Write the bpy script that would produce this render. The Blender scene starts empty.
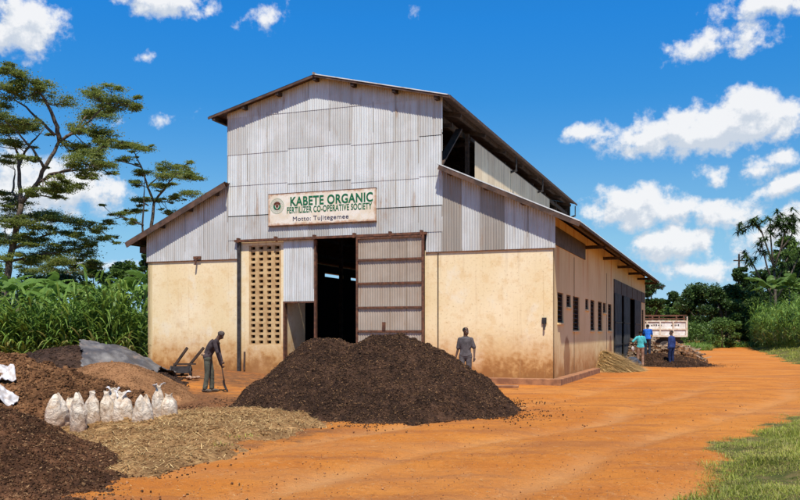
import bpy, bmesh, math, random
import numpy as np
from mathutils import Vector, Matrix, Euler
from math import radians as R, pi, sin, cos, atan, atan2, sqrt

SC = bpy.context.scene
COL = SC.collection
random.seed(7)
RNG = np.random.default_rng(11)

# ------------------------------------------------------------------ camera
cam_d = bpy.data.cameras.new('camera')
cam = bpy.data.objects.new('camera', cam_d); COL.objects.link(cam)
cam.location = (0, 0, 1.65); cam.rotation_euler = (R(90), 0, 0)
cam_d.sensor_width = 36; cam_d.lens = 866/800*36
cam_d.shift_y = 82/800
cam_d.clip_start = .1; cam_d.clip_end = 6000
SC.camera = cam
F_ = 866.0

# building frame: x along the facade (to the right), y to the back, origin at the right front corner
BO = (4.77, 27.0); BA = atan2(-.352, .936)
# ------------------------------------------------------------------ sun and sky
SUN_EL = R(61)
SUN_AZ = atan2(-.936, -.352) + R(26)            # direction towards the sun in the ground plane
sd = Vector((cos(SUN_AZ)*cos(SUN_EL), sin(SUN_AZ)*cos(SUN_EL), sin(SUN_EL)))
sun_d = bpy.data.lights.new('sun', 'SUN'); sun = bpy.data.objects.new('sun', sun_d); COL.objects.link(sun)
sun_d.energy = 5.0; sun_d.angle = R(.53); sun_d.color = (1, .94, .85)
sun.rotation_euler = sd.to_track_quat('Z', 'Y').to_euler()
sun.location = (0, -10, 40)
SC.view_settings.view_transform = 'Standard'; SC.view_settings.look = 'None'
SC.view_settings.gamma = 1; SC.view_settings.use_curve_mapping = False
SC.view_settings.exposure = 0.28
SC.cycles.max_bounces = 6; SC.cycles.diffuse_bounces = 3; SC.cycles.transparent_max_bounces = 8

W = bpy.data.worlds.new('World'); SC.world = W; W.use_nodes = True
def build_world():
    nt = W.node_tree; nt.nodes.clear(); L = nt.links.new
    def N(t, **k):
        n = nt.nodes.new(t)
        for a, b in k.items(): setattr(n, a, b)
        return n
    def M(op, a, b=None, c=None, clamp=False):
        n = N('ShaderNodeMath', operation=op, use_clamp=clamp)
        for i, v in enumerate((a, b, c)):
            if v is None: continue
            if isinstance(v, (int, float)): n.inputs[i].default_value = v
            else: L(v, n.inputs[i])
        return n.outputs[0]
    def MR(v, a, b, c=0., d=1., smooth=True):
        n = N('ShaderNodeMapRange', interpolation_type='SMOOTHSTEP' if smooth else 'LINEAR')
        L(v, n.inputs[0]); n.inputs[1].default_value = a; n.inputs[2].default_value = b
        n.inputs[3].default_value = c; n.inputs[4].default_value = d
        return n.outputs[0]
    sky = N('ShaderNodeTexSky', sky_type='NISHITA'); sky.sun_disc = False
    sky.sun_elevation = SUN_EL; sky.sun_rotation = pi/2 - SUN_AZ
    sky.altitude = 1900; sky.air_density = 1.0; sky.dust_density = .3; sky.ozone_density = 3.0
    tint = N('ShaderNodeMix', data_type='RGBA', blend_type='MULTIPLY'); tint.inputs[0].default_value = 1
    L(sky.outputs[0], tint.inputs[6]); tint.inputs[7].default_value = SKY_TINT
    hs = N('ShaderNodeHueSaturation'); hs.inputs['Saturation'].default_value = SKY_SAT; hs.inputs['Value'].default_value = 1
    L(tint.outputs[2], hs.inputs['Color'])
    tc = N('ShaderNodeTexCoord'); sep = N('ShaderNodeSeparateXYZ'); L(tc.outputs['Generated'], sep.inputs[0])
    x, y, z = sep.outputs
    az = M('ARCTAN2', x, y); el = M('ARCTAN2', z, M('SQRT', M('ADD', M('MULTIPLY', x, x), M('MULTIPLY', y, y))))
    cmb = N('ShaderNodeCombineXYZ'); L(az, cmb.inputs[0]); L(el, cmb.inputs[1])
    # clear mountain air: the sky stays blue further down than the model's default
    rmp = N('ShaderNodeValToRGB'); L(M('MULTIPLY', el, 2.0), rmp.inputs[0]); E_ = rmp.color_ramp.elements
    SK = [(.008, .533, .555, .665), (.0483, .754, .634, .584), (.1054, 1.041, .823, .619), (.1618, 1.03, .892, .699), (.2607, .509, .9, .869), (.3444, .349, .977, 1.044)]
    for i, (e_, r_, g_, b_) in enumerate(SK):
        q = E_[i] if i < 2 else E_.new(e_*2)
        q.position = e_*2; q.color = (r_/1.1, g_/1.1, b_/1.1, 1)
    tn2 = N('ShaderNodeMix', data_type='RGBA', blend_type='MULTIPLY'); tn2.inputs[0].default_value = 1; L(hs.outputs[0], tn2.inputs[6]); L(rmp.outputs[0], tn2.inputs[7])
    # clouds as a group: density at a direction given as azimuth and elevation
    g = bpy.data.node_groups.new('cloud_density', 'ShaderNodeTree')
    g.interface.new_socket('Dir', in_out='INPUT', socket_type='NodeSocketVector')
    g.interface.new_socket('Density', in_out='OUTPUT', socket_type='NodeSocketFloat')
    gi = g.nodes.new('NodeGroupInput'); go = g.nodes.new('NodeGroupOutput'); GL = g.links.new
    def gm(op, a, b):
        n = g.nodes.new('ShaderNodeMath'); n.operation = op
        for i, v in enumerate((a, b)):
            if isinstance(v, (int, float)): n.inputs[i].default_value = v
            else: GL(v, n.inputs[i])
        return n.outputs[0]
    nz = g.nodes.new('ShaderNodeTexNoise'); nz.inputs['Scale'].default_value = 17; nz.inputs['Detail'].default_value = 5
    GL(gi.outputs[0], nz.inputs['Vector'])
    sb = g.nodes.new('ShaderNodeVectorMath'); sb.operation = 'SUBTRACT'; GL(nz.outputs['Color'], sb.inputs[0]); sb.inputs[1].default_value = (.5, .5, .5)
    sc_ = g.nodes.new('ShaderNodeVectorMath'); sc_.operation = 'MULTIPLY'; GL(sb.outputs[0], sc_.inputs[0]); sc_.inputs[1].default_value = (.05, .03, 0)
    ad = g.nodes.new('ShaderNodeVectorMath'); ad.operation = 'ADD'; GL(gi.outputs[0], ad.inputs[0]); GL(sc_.outputs[0], ad.inputs[1])
    acc = None
    for (cx, cy, rx, ry, rot, k) in CLOUDS:
        a = atan((cx-400)/F_); e = atan((332-cy)/F_*cos(a))
        mp = g.nodes.new('ShaderNodeMapping'); mp.vector_type = 'TEXTURE'
        GL(ad.outputs[0], mp.inputs['Vector'])
        mp.inputs['Location'].default_value = (a, e, 0); mp.inputs['Rotation'].default_value = (0, 0, R(rot))
        mp.inputs['Scale'].default_value = (rx*1.6/F_, ry*1.75/F_, 1)
        gr = g.nodes.new('ShaderNodeTexGradient'); gr.gradient_type = 'QUADRATIC_SPHERE'
        GL(mp.outputs[0], gr.inputs[0])
        v = gm('MULTIPLY', gm('POWER', gr.outputs['Fac'], .5), k)
        acc = v if acc is None else gm('MAXIMUM', acc, v)
    n2 = g.nodes.new('ShaderNodeTexNoise'); n2.inputs['Scale'].default_value = 42; n2.inputs['Detail'].default_value = 9; n2.inputs['Roughness'].default_value = .62
    GL(gi.outputs[0], n2.inputs['Vector'])
    n3 = g.nodes.new('ShaderNodeTexVoronoi'); n3.feature = 'SMOOTH_F1'; n3.inputs['Scale'].default_value = 48; n3.inputs['Smoothness'].default_value = .6
    GL(ad.outputs[0], n3.inputs['Vector'])
    den = gm('ADD', acc, gm('MULTIPLY', gm('SUBTRACT', n2.outputs['Fac'], .5), 1.25))
    den = gm('SUBTRACT', den, gm('MULTIPLY', n3.outputs['Distance'], .16))
    GL(den, go.inputs[0])
    def dens(v):
        n = N('ShaderNodeGroup'); n.node_tree = g; L(v, n.inputs[0]); return n.outputs[0]
    d0 = dens(cmb.outputs[0])
    off = N('ShaderNodeVectorMath', operation='ADD'); L(cmb.outputs[0], off.inputs[0]); off.inputs[1].default_value = (.004, .013, 0)
    d1 = dens(off.outputs[0])
    alpha = MR(d0, .24, .62)
    # lit tops where the cloud thins towards the sun, greyer undersides
    sh = MR(M('SUBTRACT', d0, d1), -.20, .22)
    thick = MR(d0, .3, .95)
    lum = M('ADD', M('MULTIPLY', sh, .85), .22)
    cc = N('ShaderNodeMix', data_type='RGBA'); L(lum, cc.inputs[0])
    cc.inputs[6].default_value = (3.7, 4.25, 5.0, 1); cc.inputs[7].default_value = (6.35, 6.4, 6.5, 1)
    mx = N('ShaderNodeMix', data_type='RGBA'); L(M('MULTIPLY', alpha, .96), mx.inputs[0])
    L(tn2.outputs[2], mx.inputs[6]); L(cc.outputs[2], mx.inputs[7])
    # pale band low over the horizon
    bg = N('ShaderNodeBackground'); bg.inputs[1].default_value = SKY_STR; L(mx.outputs[2], bg.inputs[0])
    out = N('ShaderNodeOutputWorld'); L(bg.outputs[0], out.inputs[0])
SKY_TINT = (.825, 1.1, 1.375, 1); SKY_SAT = 1.12; SKY_STR = .12
CLOUDS = [ # azimuth and elevation as seen from the yard, size, tilt, strength
 (20,26,36,28,0,1.0),(165,0,46,15,0,1.0),(268,20,36,18,25,.52),(417,15,16,10,0,.45),(148,57,24,9,0,.5),(168,116,32,9,18,.55),(229,27,12,7,0,.45),
 (122,118,26,7,5,.6),(700,46,44,15,15,.72),(748,36,34,18,20,.75),(765,4,50,15,0,1.0),(588,135,38,11,10,.85),
 (715,130,100,21,5,1.2),(752,112,32,20,0,1.25),(685,136,58,14,0,1.1),(650,138,40,12,0,.95),(632,205,46,19,0,1.1),(665,208,50,16,0,1.0),(735,210,50,15,0,.9),(715,178,26,15,0,.7),(770,166,38,12,12,.75),
 (672,243,36,20,0,1.2),(700,268,80,12,0,.75),(790,232,50,24,20,.95),(640,275,40,8,0,.6),(55,188,66,26,0,1.0),(98,208,26,15,0,.7),(5,190,50,40,0,.9),(95,262,50,7,0,.6),
 (790,185,30,12,30,.8),(95,-60,90,30,0,1),(400,-160,160,40,0,1),(-160,60,90,40,0,1),(1000,150,120,40,0,1),(-400,150,150,50,0,1),(1500,120,200,60,0,1)]
build_world()

# ------------------------------------------------------------------ helpers
def tag(o, label=None, cat=None, group=None, kind=None):
    if label: o['label'] = label
    if cat: o['category'] = cat
    if group: o['group'] = group
    if kind: o['kind'] = kind
    return o
def empty(name, loc=(0, 0, 0), rz=0, label=None, cat=None, group=None):
    o = bpy.data.objects.new(name, None); COL.objects.link(o); o.empty_display_size = .3
    o.location = loc; o.rotation_euler = (0, 0, rz)
    return tag(o, label, cat, group)
def link_mesh(name, me, mat, parent=None):
    o = bpy.data.objects.new(name, me); COL.objects.link(o)
    if mat and not me.materials: me.materials.append(mat)
    if parent: o.parent = parent
    return o
def np_mesh(name, V, Fc, mat, parent=None, tone=None, smooth=False, colors=None):
    """V (n,3), Fc (m,k) array of equal-size faces"""
    me = bpy.data.meshes.new(name); V = np.asarray(V, np.float32); Fc = np.asarray(Fc, np.int32)
    n, k = Fc.shape
    me.vertices.add(len(V)); me.vertices.foreach_set('co', V.ravel())
    me.loops.add(n*k); me.loops.foreach_set('vertex_index', Fc.ravel())
    me.polygons.add(n); me.polygons.foreach_set('loop_start', np.arange(0, n*k, k, dtype=np.int32))
    me.polygons.foreach_set('loop_total', np.full(n, k, np.int32))
    if smooth: me.polygons.foreach_set('use_smooth', np.ones(n, bool))
    me.update(calc_edges=True)
    if tone is not None:
        at = me.attributes.new('tone', 'FLOAT', 'FACE'); at.data.foreach_set('value', np.asarray(tone, np.float32))
    if colors is not None:
        at = me.attributes.new('mask', 'FLOAT_COLOR', 'POINT'); at.data.foreach_set('color', np.asarray(colors, np.float32).ravel())
    me.validate()
    return link_mesh(name, me, mat, parent)
class MB:
    def __init__(s): s.v = []; s.f = []; s.t = []; s.tone = 0.
    def add(s, vs, fs):
        b = len(s.v); s.v += [tuple(v) for v in vs]
        for f in fs: s.f.append(tuple(b+i for i in f)); s.t.append(s.tone)
        return s
    def quad(s, a, b, c, d): return s.add([a, b, c, d], [(0, 1, 2, 3)])
    def box(s, x0, x1, y0, y1, z0, z1):
        return s.add([(x0,y0,z0),(x1,y0,z0),(x1,y1,z0),(x0,y1,z0),(x0,y0,z1),(x1,y0,z1),(x1,y1,z1),(x0,y1,z1)],
                     [(0,3,2,1),(4,5,6,7),(0,1,5,4),(1,2,6,5),(2,3,7,6),(3,0,4,7)])
    def beam(s, p, q, w, h, up=(0, 0, 1)):
        p, q = Vector(p), Vector(q); d = (q-p).normalized(); u = Vector(up)
        r = d.cross(u)
        if r.length < 1e-4: r = d.cross(Vector((0, 1, 0)))
        r.normalize(); u = r.cross(d)
        c = [(-w/2,-h/2),(w/2,-h/2),(w/2,h/2),(-w/2,h/2)]
        vs = [p+r*a+u*b for a, b in c]+[q+r*a+u*b for a, b in c]
        return s.add(vs, [(3,2,1,0),(4,5,6,7),(0,1,5,4),(1,2,6,5),(2,3,7,6),(3,0,4,7)])
    def tube(s, pts, rad, n=8, cap=True):
        pts = [Vector(p) for p in pts]
        if not isinstance(rad, (list, tuple)): rad = [rad]*len(pts)
        rings = []; ref = None
        for i, p in enumerate(pts):
            d = (pts[min(i+1, len(pts)-1)]-pts[max(i-1, 0)]).normalized()
            if ref is None:
                ref = d.orthogonal().normalized()
            ref = (ref-d*ref.dot(d))
            ref = ref.normalized() if ref.length > 1e-5 else d.orthogonal().normalized()
            w = d.cross(ref)
            rings.append([p+(ref*cos(2*pi*k/n)+w*sin(2*pi*k/n))*rad[i] for k in range(n)])
        vs = [v for r in rings for v in r]; fs = []
        for i in range(len(pts)-1):
            for k in range(n):
                a = i*n+k; b = i*n+(k+1) % n
                fs.append((a, b, b+n, a+n))
        if cap: fs += [tuple(range(n-1, -1, -1)), tuple((len(pts)-1)*n+k for k in range(n))]
        return s.add(vs, fs)
    def sphere(s, c, r, nu=12, nv=8):
        if not isinstance(r, (list, tuple)): r = (r, r, r)
        vs = [(c[0], c[1], c[2]-r[2])]
        for j in range(1, nv):
            t = -pi/2+pi*j/nv
            for i in range(nu):
                a = 2*pi*i/nu; vs.append((c[0]+r[0]*cos(t)*cos(a), c[1]+r[1]*cos(t)*sin(a), c[2]+r[2]*sin(t)))
        vs.append((c[0], c[1], c[2]+r[2])); fs = []
        for i in range(nu):
            fs.append((0, 1+(i+1) % nu, 1+i))
            for j in range(nv-2):
                a = 1+j*nu+i; b = 1+j*nu+(i+1) % nu; fs.append((a, b, b+nu, a+nu))
            a = 1+(nv-2)*nu; fs.append((a+i, a+(i+1) % nu, len(vs)-1))
        return s.add(vs, fs)
    def cyl(s, c, r, h, axis='z', n=24):
        A = {'x': Vector((1,0,0)), 'y': Vector((0,1,0)), 'z': Vector((0,0,1))}[axis]; c = Vector(c)
        return s.tube([c-A*h/2, c+A*h/2], r, n)
    def build(s, name, mat, parent=None, smooth=False, bevel=0):
        me = bpy.data.meshes.new(name); me.from_pydata(s.v, [], s.f); me.update()
        at = me.attributes.new('tone', 'FLOAT', 'FACE'); at.data.foreach_set('value', s.t)
        if smooth: me.polygons.foreach_set('use_smooth', [True]*len(me.polygons))
        o = link_mesh(name, me, mat, parent)
        if bevel:
            m = o.modifiers.new('bevel', 'BEVEL'); m.width = bevel; m.segments = 2; m.limit_method = 'ANGLE'
        return o

# value noise
def _h(ix, iy, iz, seed):
    n = (ix*374761393 + iy*668265263 + iz*2147483647 + seed*1274126177) & 0xffffffff
    n = ((n ^ (n >> 13))*1274126177) & 0xffffffff
    n = n ^ (n >> 16)
    return (n & 0xffff)/65535.0
def vnoise(x, y, z=None, seed=0):
    x = np.asarray(x, float); y = np.asarray(y, float); z = np.zeros_like(x) if z is None else np.asarray(z, float)
    x0 = np.floor(x).astype(np.int64); y0 = np.floor(y).astype(np.int64); z0 = np.floor(z).astype(np.int64)
    fx = x-x0; fy = y-y0; fz = z-z0
    fx = fx*fx*(3-2*fx); fy = fy*fy*(3-2*fy); fz = fz*fz*(3-2*fz)
    r = 0
    for dx in (0, 1):
        for dy in (0, 1):
            for dz in (0, 1):
                r = r + _h(x0+dx, y0+dy, z0+dz, seed)*(fx if dx else 1-fx)*(fy if dy else 1-fy)*(fz if dz else 1-fz)
    return r
def fbm(x, y, z=None, o=4, seed=0, g=.5):
    s = 0; a = 1; t = 0
    for i in range(o):
        s = s + a*vnoise(np.asarray(x)*2**i, np.asarray(y)*2**i, None if z is None else np.asarray(z)*2**i, seed+i); t += a; a *= g
    return s/t-.5
def sstep(a, b, x): t = np.clip((np.asarray(x, float)-a)/(b-a), 0, 1); return t*t*(3-2*t)

# ------------------------------------------------------------------ materials
def new_mat(name):
    m = bpy.data.materials.new(name); m.use_nodes = True; nt = m.node_tree; nt.nodes.clear()
    return m, nt
class NB:
    """small node helper"""
    def __init__(s, name):
        s.m, s.nt = new_mat(name); s.L = s.nt.links.new
        s.out = s.nt.nodes.new('ShaderNodeOutputMaterial'); s.p = s.nt.nodes.new('ShaderNodeBsdfPrincipled'); s.L(s.p.outputs[0], s.out.inputs[0])
        s.tc = s.nt.nodes.new('ShaderNodeTexCoord'); s.co = s.tc.outputs['Object']
    def set(s, i, v):
        if hasattr(v, 'is_linked') or hasattr(v, 'links'): s.L(v, i)
        else: i.default_value = v
    def noise(s, scale, detail=5, rough=.55, vec=None, stretch=None, dist=0, out='Fac'):
        v = vec or s.co
        if stretch:
            mp = s.nt.nodes.new('ShaderNodeMapping'); s.L(v, mp.inputs[0]); mp.inputs['Scale'].default_value = stretch; v = mp.outputs[0]
        n = s.nt.nodes.new('ShaderNodeTexNoise'); s.L(v, n.inputs['Vector']); n.inputs['Scale'].default_value = scale
        n.inputs['Detail'].default_value = detail; n.inputs['Roughness'].default_value = rough; n.inputs['Distortion'].default_value = dist
        return n.outputs[out]
    def vor(s, scale, feature='F1', out='Distance', vec=None):
        n = s.nt.nodes.new('ShaderNodeTexVoronoi'); n.feature = feature; s.L(vec or s.co, n.inputs['Vector']); n.inputs['Scale'].default_value = scale
        return n.outputs[out]
    def mr(s, v, a, b, c=0., d=1.):
        n = s.nt.nodes.new('ShaderNodeMapRange'); n.interpolation_type = 'SMOOTHSTEP'; s.L(v, n.inputs[0])
        for i, q in enumerate((a, b, c, d)): n.inputs[i+1].default_value = q
        return n.outputs[0]
    def math(s, op, a, b=0.):
        n = s.nt.nodes.new('ShaderNodeMath'); n.operation = op; s.set(n.inputs[0], a); s.set(n.inputs[1], b); return n.outputs[0]
    def mix(s, f, a, b, blend='MIX'):
        n = s.nt.nodes.new('ShaderNodeMix'); n.data_type = 'RGBA'; n.blend_type = blend; s.set(n.inputs[0], f)
        s.set(n.inputs[6], a if not isinstance(a, tuple) else (*a[:3], 1)); s.set(n.inputs[7], b if not isinstance(b, tuple) else (*b[:3], 1))
        return n.outputs[2]
    def attr(s, name, out='Fac'):
        n = s.nt.nodes.new('ShaderNodeAttribute'); n.attribute_name = name; return n.outputs[out]
    def sep(s, v):
        n = s.nt.nodes.new('ShaderNodeSeparateXYZ'); s.L(v, n.inputs[0]); return n.outputs
    def sepc(s, v):
        n = s.nt.nodes.new('ShaderNodeSeparateColor'); s.L(v, n.inputs[0]); return n.outputs
    def bump(s, h, strength=.3, dist=.02):
        n = s.nt.nodes.new('ShaderNodeBump'); n.inputs['Strength'].default_value = strength; n.inputs['Distance'].default_value = dist
        s.L(h, n.inputs['Height']); s.L(n.outputs[0], s.p.inputs['Normal'])
    def fin(s, col, rough=.8, metal=0., spec=.3):
        s.set(s.p.inputs['Base Color'], col if not isinstance(col, tuple) else (*col[:3], 1))
        s.set(s.p.inputs['Roughness'], rough); s.set(s.p.inputs['Metallic'], metal); s.p.inputs['Specular IOR Level'].default_value = spec
        return s.m

def m_simple(name, a, b=None, scale=6, rough=.8, metal=0., bump=.15, bscale=40, spec=.3, bd=.01):
    n = NB(name); b = b or tuple(c*.65 for c in a)
    c = n.mix(n.mr(n.noise(scale, 6, .6), .35, .65), a, b)
    if bump: n.bump(n.noise(bscale, 4), bump, bd)
    return n.fin(c, rough, metal, spec)
def m_plaster():
    n = NB('cream_plaster'); x, y, z = n.sep(n.co)
    big = n.noise(.55, 6, .6); med = n.noise(2.2, 7, .65); fine = n.noise(14, 6, .6)
    c = n.mix(n.mr(big, .35, .65), (.80, .635, .36), (.86, .72, .47))
    c = n.mix(n.mr(med, .47, .64, 0, .5), c, (.70, .47, .20))
    c = n.mix(n.mr(n.noise(1.1, 6, .65, stretch=(1, 1, .8)), .54, .64, 0, .7), c, (.82, .72, .52))
    c = n.mix(n.mr(fine, .54, .72, 0, .5), c, (.45, .28, .12))
    dr = n.math('MULTIPLY', n.mr(n.noise(5, 5, .6, stretch=(1, 1, .06)), .55, .75), n.mr(z, 2.5, 4.6, 0, .5))
    c = n.mix(dr, c, (.38, .22, .10))
    # splashed red soil at the foot, with an uneven edge
    zz = n.math('ADD', z, n.math('MULTIPLY', n.math('SUBTRACT', med, .5), 2.2))
    zz = n.math('ADD', zz, n.math('MULTIPLY', n.math('SUBTRACT', n.noise(9, 5), .5), .6))
    c = n.mix(n.mr(zz, .35, 2.0, .92, 0), c, (.50, .235, .062))
    c = n.mix(n.mr(zz, .2, .95, .8, 0), c, (.27, .11, .035))
    # damp patches
    c = n.mix(n.math('MULTIPLY', n.mr(n.noise(.9, 4, .5), .58, .66, 0, .35), n.mr(z, 3.6, .4)), c, (.42, .22, .09))
    c = n.mix(n.mr(n.noise(2.6, 6, .7, stretch=(3.5, 3.5, .10)), .56, .70, 0, .35), c, (.50, .31, .15))
    n.bump(n.math('ADD', fine, n.noise(60, 3)), .25, .01)
    return n.fin(c, .9, 0, .15)
def m_wall_side():
    n = NB('tan_plaster'); x, y, z = n.sep(n.co)
    big = n.noise(.5, 6, .6); med = n.noise(2.0, 7, .65)
    c = n.mix(n.mr(big, .35, .65), (.70, .54, .28), (.76, .60, .33))
    c = n.mix(n.mr(n.noise(3, 6, .6, stretch=(1, 1, .25)), .5, .72, 0, .3), c, (.56, .36, .18))
    c = n.mix(n.math('MULTIPLY', n.mr(n.noise(1.6, 5, .6, stretch=(1, 1, .12)), .52, .66, 0, .7), n.mr(z, 2.6, 4.8)), c, (.55, .22, .07))
    zz = n.math('ADD', z, n.math('MULTIPLY', n.math('SUBTRACT', med, .5), 1.8))
    c = n.mix(n.mr(zz, .25, 1.5, .85, 0), c, (.52, .25, .08))
    c = n.mix(n.mr(zz, .1, .8, .6, 0), c, (.30, .12, .035))
    for cy, rr_ in ((2.55, .62), (14.4, .5)):
        e = n.math('ADD', n.math('POWER', n.math('ABSOLUTE', n.math('DIVIDE', n.math('SUBTRACT', y, cy), rr_)), 2.), n.math('POWER', n.math('ABSOLUTE', n.math('DIVIDE', n.math('SUBTRACT', z, .75), .78)), 2.))
        e = n.math('ADD', e, n.math('MULTIPLY', n.math('SUBTRACT', n.noise(6, 5), .5), .8))
        c = n.mix(n.mr(e, .75, 1.1, .75, 0), c, (.27, .125, .055))
    n.bump(n.noise(30, 4), .2, .01)
    return n.fin(c, .9, 0, .15)
def m_corr(name, base, dark, rust=.5, pale=(.74, .76, .75), streak=(.40, .36, .30)):
    n = NB(name); x, y, z = n.sep(n.co); t = n.attr('tone')
    c = n.mix(t, base, dark)
    st = n.noise(2.2, 6, .62, stretch=(3.2, 3.2, .16))
    c = n.mix(n.mr(st, .42, .72, 0, .7), c, streak)
    c = n.mix(n.math('MULTIPLY', n.mr(n.noise(1.1, 5), .45, .7, 0, .5), n.mr(t, .2, .9, 1, 0)), c, pale)
    c = n.mix(n.mr(n.noise(.7, 6, .65), .52, .70, 0, .35), c, tuple(q*.62 for q in base))
    r = n.noise(1.7, 8, .7, stretch=(2.2, 2.2, .35))
    c = n.mix(n.mr(r, .56, .72, 0, rust+.2), c, (.34, .20, .10))
    c = n.mix(n.mr(n.noise(26, 5, .6), .60, .74, 0, .4), c, (.30, .18, .10))
    c = n.mix(n.mr(n.noise(3.5, 6, .7, stretch=(6, 6, .12)), .58, .70, 0, .55), c, (.42, .33, .24))
    n.bump(n.noise(18, 4), .12, .01)
    n.fin(c, n.mr(st, .3, .7, .45, .65), .12, .35)
    return n.m
def m_soil(name, a, b, chip, scale=9, bump=.6):
    n = NB(name); t = n.attr('tone')
    c = n.mix(n.mr(n.noise(scale, 7, .7), .38, .62), a, b)
    c = n.mix(n.mr(n.noise(1.3, 6, .65), .42, .60, 0, .6), c, tuple(q*.6 for q in a))
    c = n.mix(n.mr(n.noise(.9, 7, .7), .54, .66, 0, .55), c, tuple(q*1.7 for q in b))
    c = n.mix(n.mr(n.noise(42, 5, .6), .60, .68, 0, .55), c, chip)
    c = n.mix(n.mr(t, 0, 1, 0, 1), c, chip)
    n.bump(n.noise(scale*4, 8, .7), bump, .03)
    return n.fin(c, .95, 0, .1)
def m_leaf(name, a, b, c_=None, trans=.35, rough=.5):
    n = NB(name); t = n.attr('tone'); g = n.nt.nodes.new('ShaderNodeObjectInfo')
    c = n.mix(t, a, b)
    if c_: c = n.mix(n.mr(t, .86, 1.0), c, c_)
    c = n.mix(n.mr(n.noise(.8, 3), .4, .65, 0, .45), c, tuple(q*.55 for q in a))
    n.fin(c, rough, 0, .35)
    tr = n.nt.nodes.new('ShaderNodeBsdfTranslucent'); n.L(c, tr.inputs[0])
    mx = n.nt.nodes.new('ShaderNodeMixShader'); mx.inputs[0].default_value = trans
    n.L(n.p.outputs[0], mx.inputs[1]); n.L(tr.outputs[0], mx.inputs[2]); n.L(mx.outputs[0], n.out.inputs[0])
    return n.m
def m_ground():
    n = NB('red_laterite'); mk = n.sepc(n.attr('mask', 'Color')); g, d, tr = mk[0], mk[1], mk[2]
    big = n.noise(.22, 5, .6); med = n.noise(1.1, 7, .65); fine = n.noise(9, 7, .7); vf = n.noise(60, 4, .6)
    c = n.mix(n.mr(big, .35, .65), (.57, .190, .032), (.66, .248, .046))
    c = n.mix(n.mr(med, .45, .68, 0, .6), c, (.45, .140, .030))
    c = n.mix(n.mr(n.noise(.5, 7, .7, stretch=(.5, 2.2, 1)), .48, .62, 0, .75), c, (.40, .145, .045))
    c = n.mix(n.mr(fine, .52, .70, 0, .6), c, (.33, .11, .028))
    c = n.mix(n.mr(n.noise(17, 5, .6), .56, .70, 0, .6), c, (.62, .29, .10))
    c = n.mix(n.mr(vf, .58, .70, 0, .7), c, (.17, .07, .03))
    c = n.mix(tr, c, (.64, .32, .12))
    c = n.mix(n.mr(n.noise(3.2, 8, .75, stretch=(1, .45, 1)), .56, .70, 0, .6), c, (.60, .30, .115))
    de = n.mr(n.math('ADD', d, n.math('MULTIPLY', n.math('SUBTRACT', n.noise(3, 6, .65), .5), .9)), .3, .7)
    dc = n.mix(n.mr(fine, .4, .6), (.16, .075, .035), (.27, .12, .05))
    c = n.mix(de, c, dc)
    ge = n.mr(n.math('ADD', g, n.math('MULTIPLY', n.math('SUBTRACT', n.noise(5, 6, .7), .5), .9)), .35, .65)
    gc = n.mix(n.mr(n.noise(6, 5), .4, .6), (.09, .10, .025), (.19, .15, .055))
    c = n.mix(ge, c, gc)
    n.bump(n.math('ADD', n.math('MULTIPLY', fine, 1.5), n.math('ADD', med, n.math('MULTIPLY', vf, 1.5))), .8, .035)
    return n.fin(c, .95, 0, .08)

MAT = {}
MAT['ground'] = m_ground()
MAT['plaster'] = m_plaster(); MAT['side'] = m_wall_side()
MAT['corr'] = m_corr('galvanised_sheet', (.655, .68, .65), (.31, .275, .225))
MAT['corr_brown'] = m_corr('weathered_sheet', (.42, .35, .27), (.25, .18, .12), .7, (.50, .43, .34), (.30, .22, .15))
MAT['clere'] = m_corr('sunlit_tone_sheet', (.84, .67, .44), (.68, .50, .31), .3, (.86, .73, .53), (.50, .38, .26))  # clerestory colour raised pale and warm to stand in for sunlight
MAT['roof'] = m_simple('rusty_roof_sheet', (.20, .14, .10), (.34, .30, .27), 2.5, .6, .2)
MAT['wood'] = m_simple('dark_timber', (.085, .05, .032), (.035, .022, .016), 5, .8)
MAT['fascia'] = m_simple('rusty_fascia', (.13, .075, .05), (.06, .038, .028), 4, .75)
MAT['rust'] = m_simple('rusty_steel', (.20, .085, .045), (.09, .045, .03), 8, .7, .2)
MAT['steel_dark'] = m_simple('dark_steel', (.07, .06, .055), (.035, .03, .028), 6, .6, .3)
MAT['shade_dark'] = m_simple('shade_dark_lining', (.018, .015, .013), (.010, .009, .008), 2, .95)  # near-black colour standing in for interior shade
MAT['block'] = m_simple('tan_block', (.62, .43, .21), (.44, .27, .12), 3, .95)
MAT['inner'] = m_simple('shade_dark_inner_wall', (.045, .035, .028), (.025, .02, .016), 1.5, .95)  # inner walls coloured dark so the interior reads as deep shade
MAT['floor'] = m_simple('shade_dark_concrete', (.06, .042, .03), (.035, .025, .018), 1.5, .95)  # concrete floor, colour darkened to carry the interior shade
MAT['plinth'] = m_simple('stained_concrete', (.40, .19, .085), (.22, .10, .05), 3, .95, bump=.4)
MAT['wdark'] = m_simple('dark_louvre', (.13, .075, .045), (.06, .035, .025), 5, .7)
MAT['door_grey'] = m_simple('grey_door_sheet', (.085, .083, .08), (.05, .048, .046), 2, .6, .3)
MAT['lintel'] = m_simple('brown_lintel_panel', (.11, .08, .065), (.06, .045, .038), 3, .7)
MAT['bark'] = m_simple('bark', (.15, .115, .085), (.07, .052, .038), 6, .95, bump=.5, bd=.03)
MAT['compost'] = m_soil('dark_compost', (.027, .015, .010), (.072, .037, .021), (.24, .13, .06))
MAT['compost_red'] = m_soil('reddish_compost', (.045, .021, .011), (.125, .056, .026), (.33, .19, .09))
MAT['clod'] = m_soil('cloddy_compost', (.085, .038, .017), (.21, .10, .043), (.34, .18, .08), 5)
MAT['fine_soil'] = m_soil('fine_brown_soil', (.22, .105, .045), (.30, .15, .065), (.36, .20, .095), 6, .3)
MAT['dark_mound'] = m_soil('black_compost', (.035, .021, .015), (.07, .04, .026), (.16, .09, .05))
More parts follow.
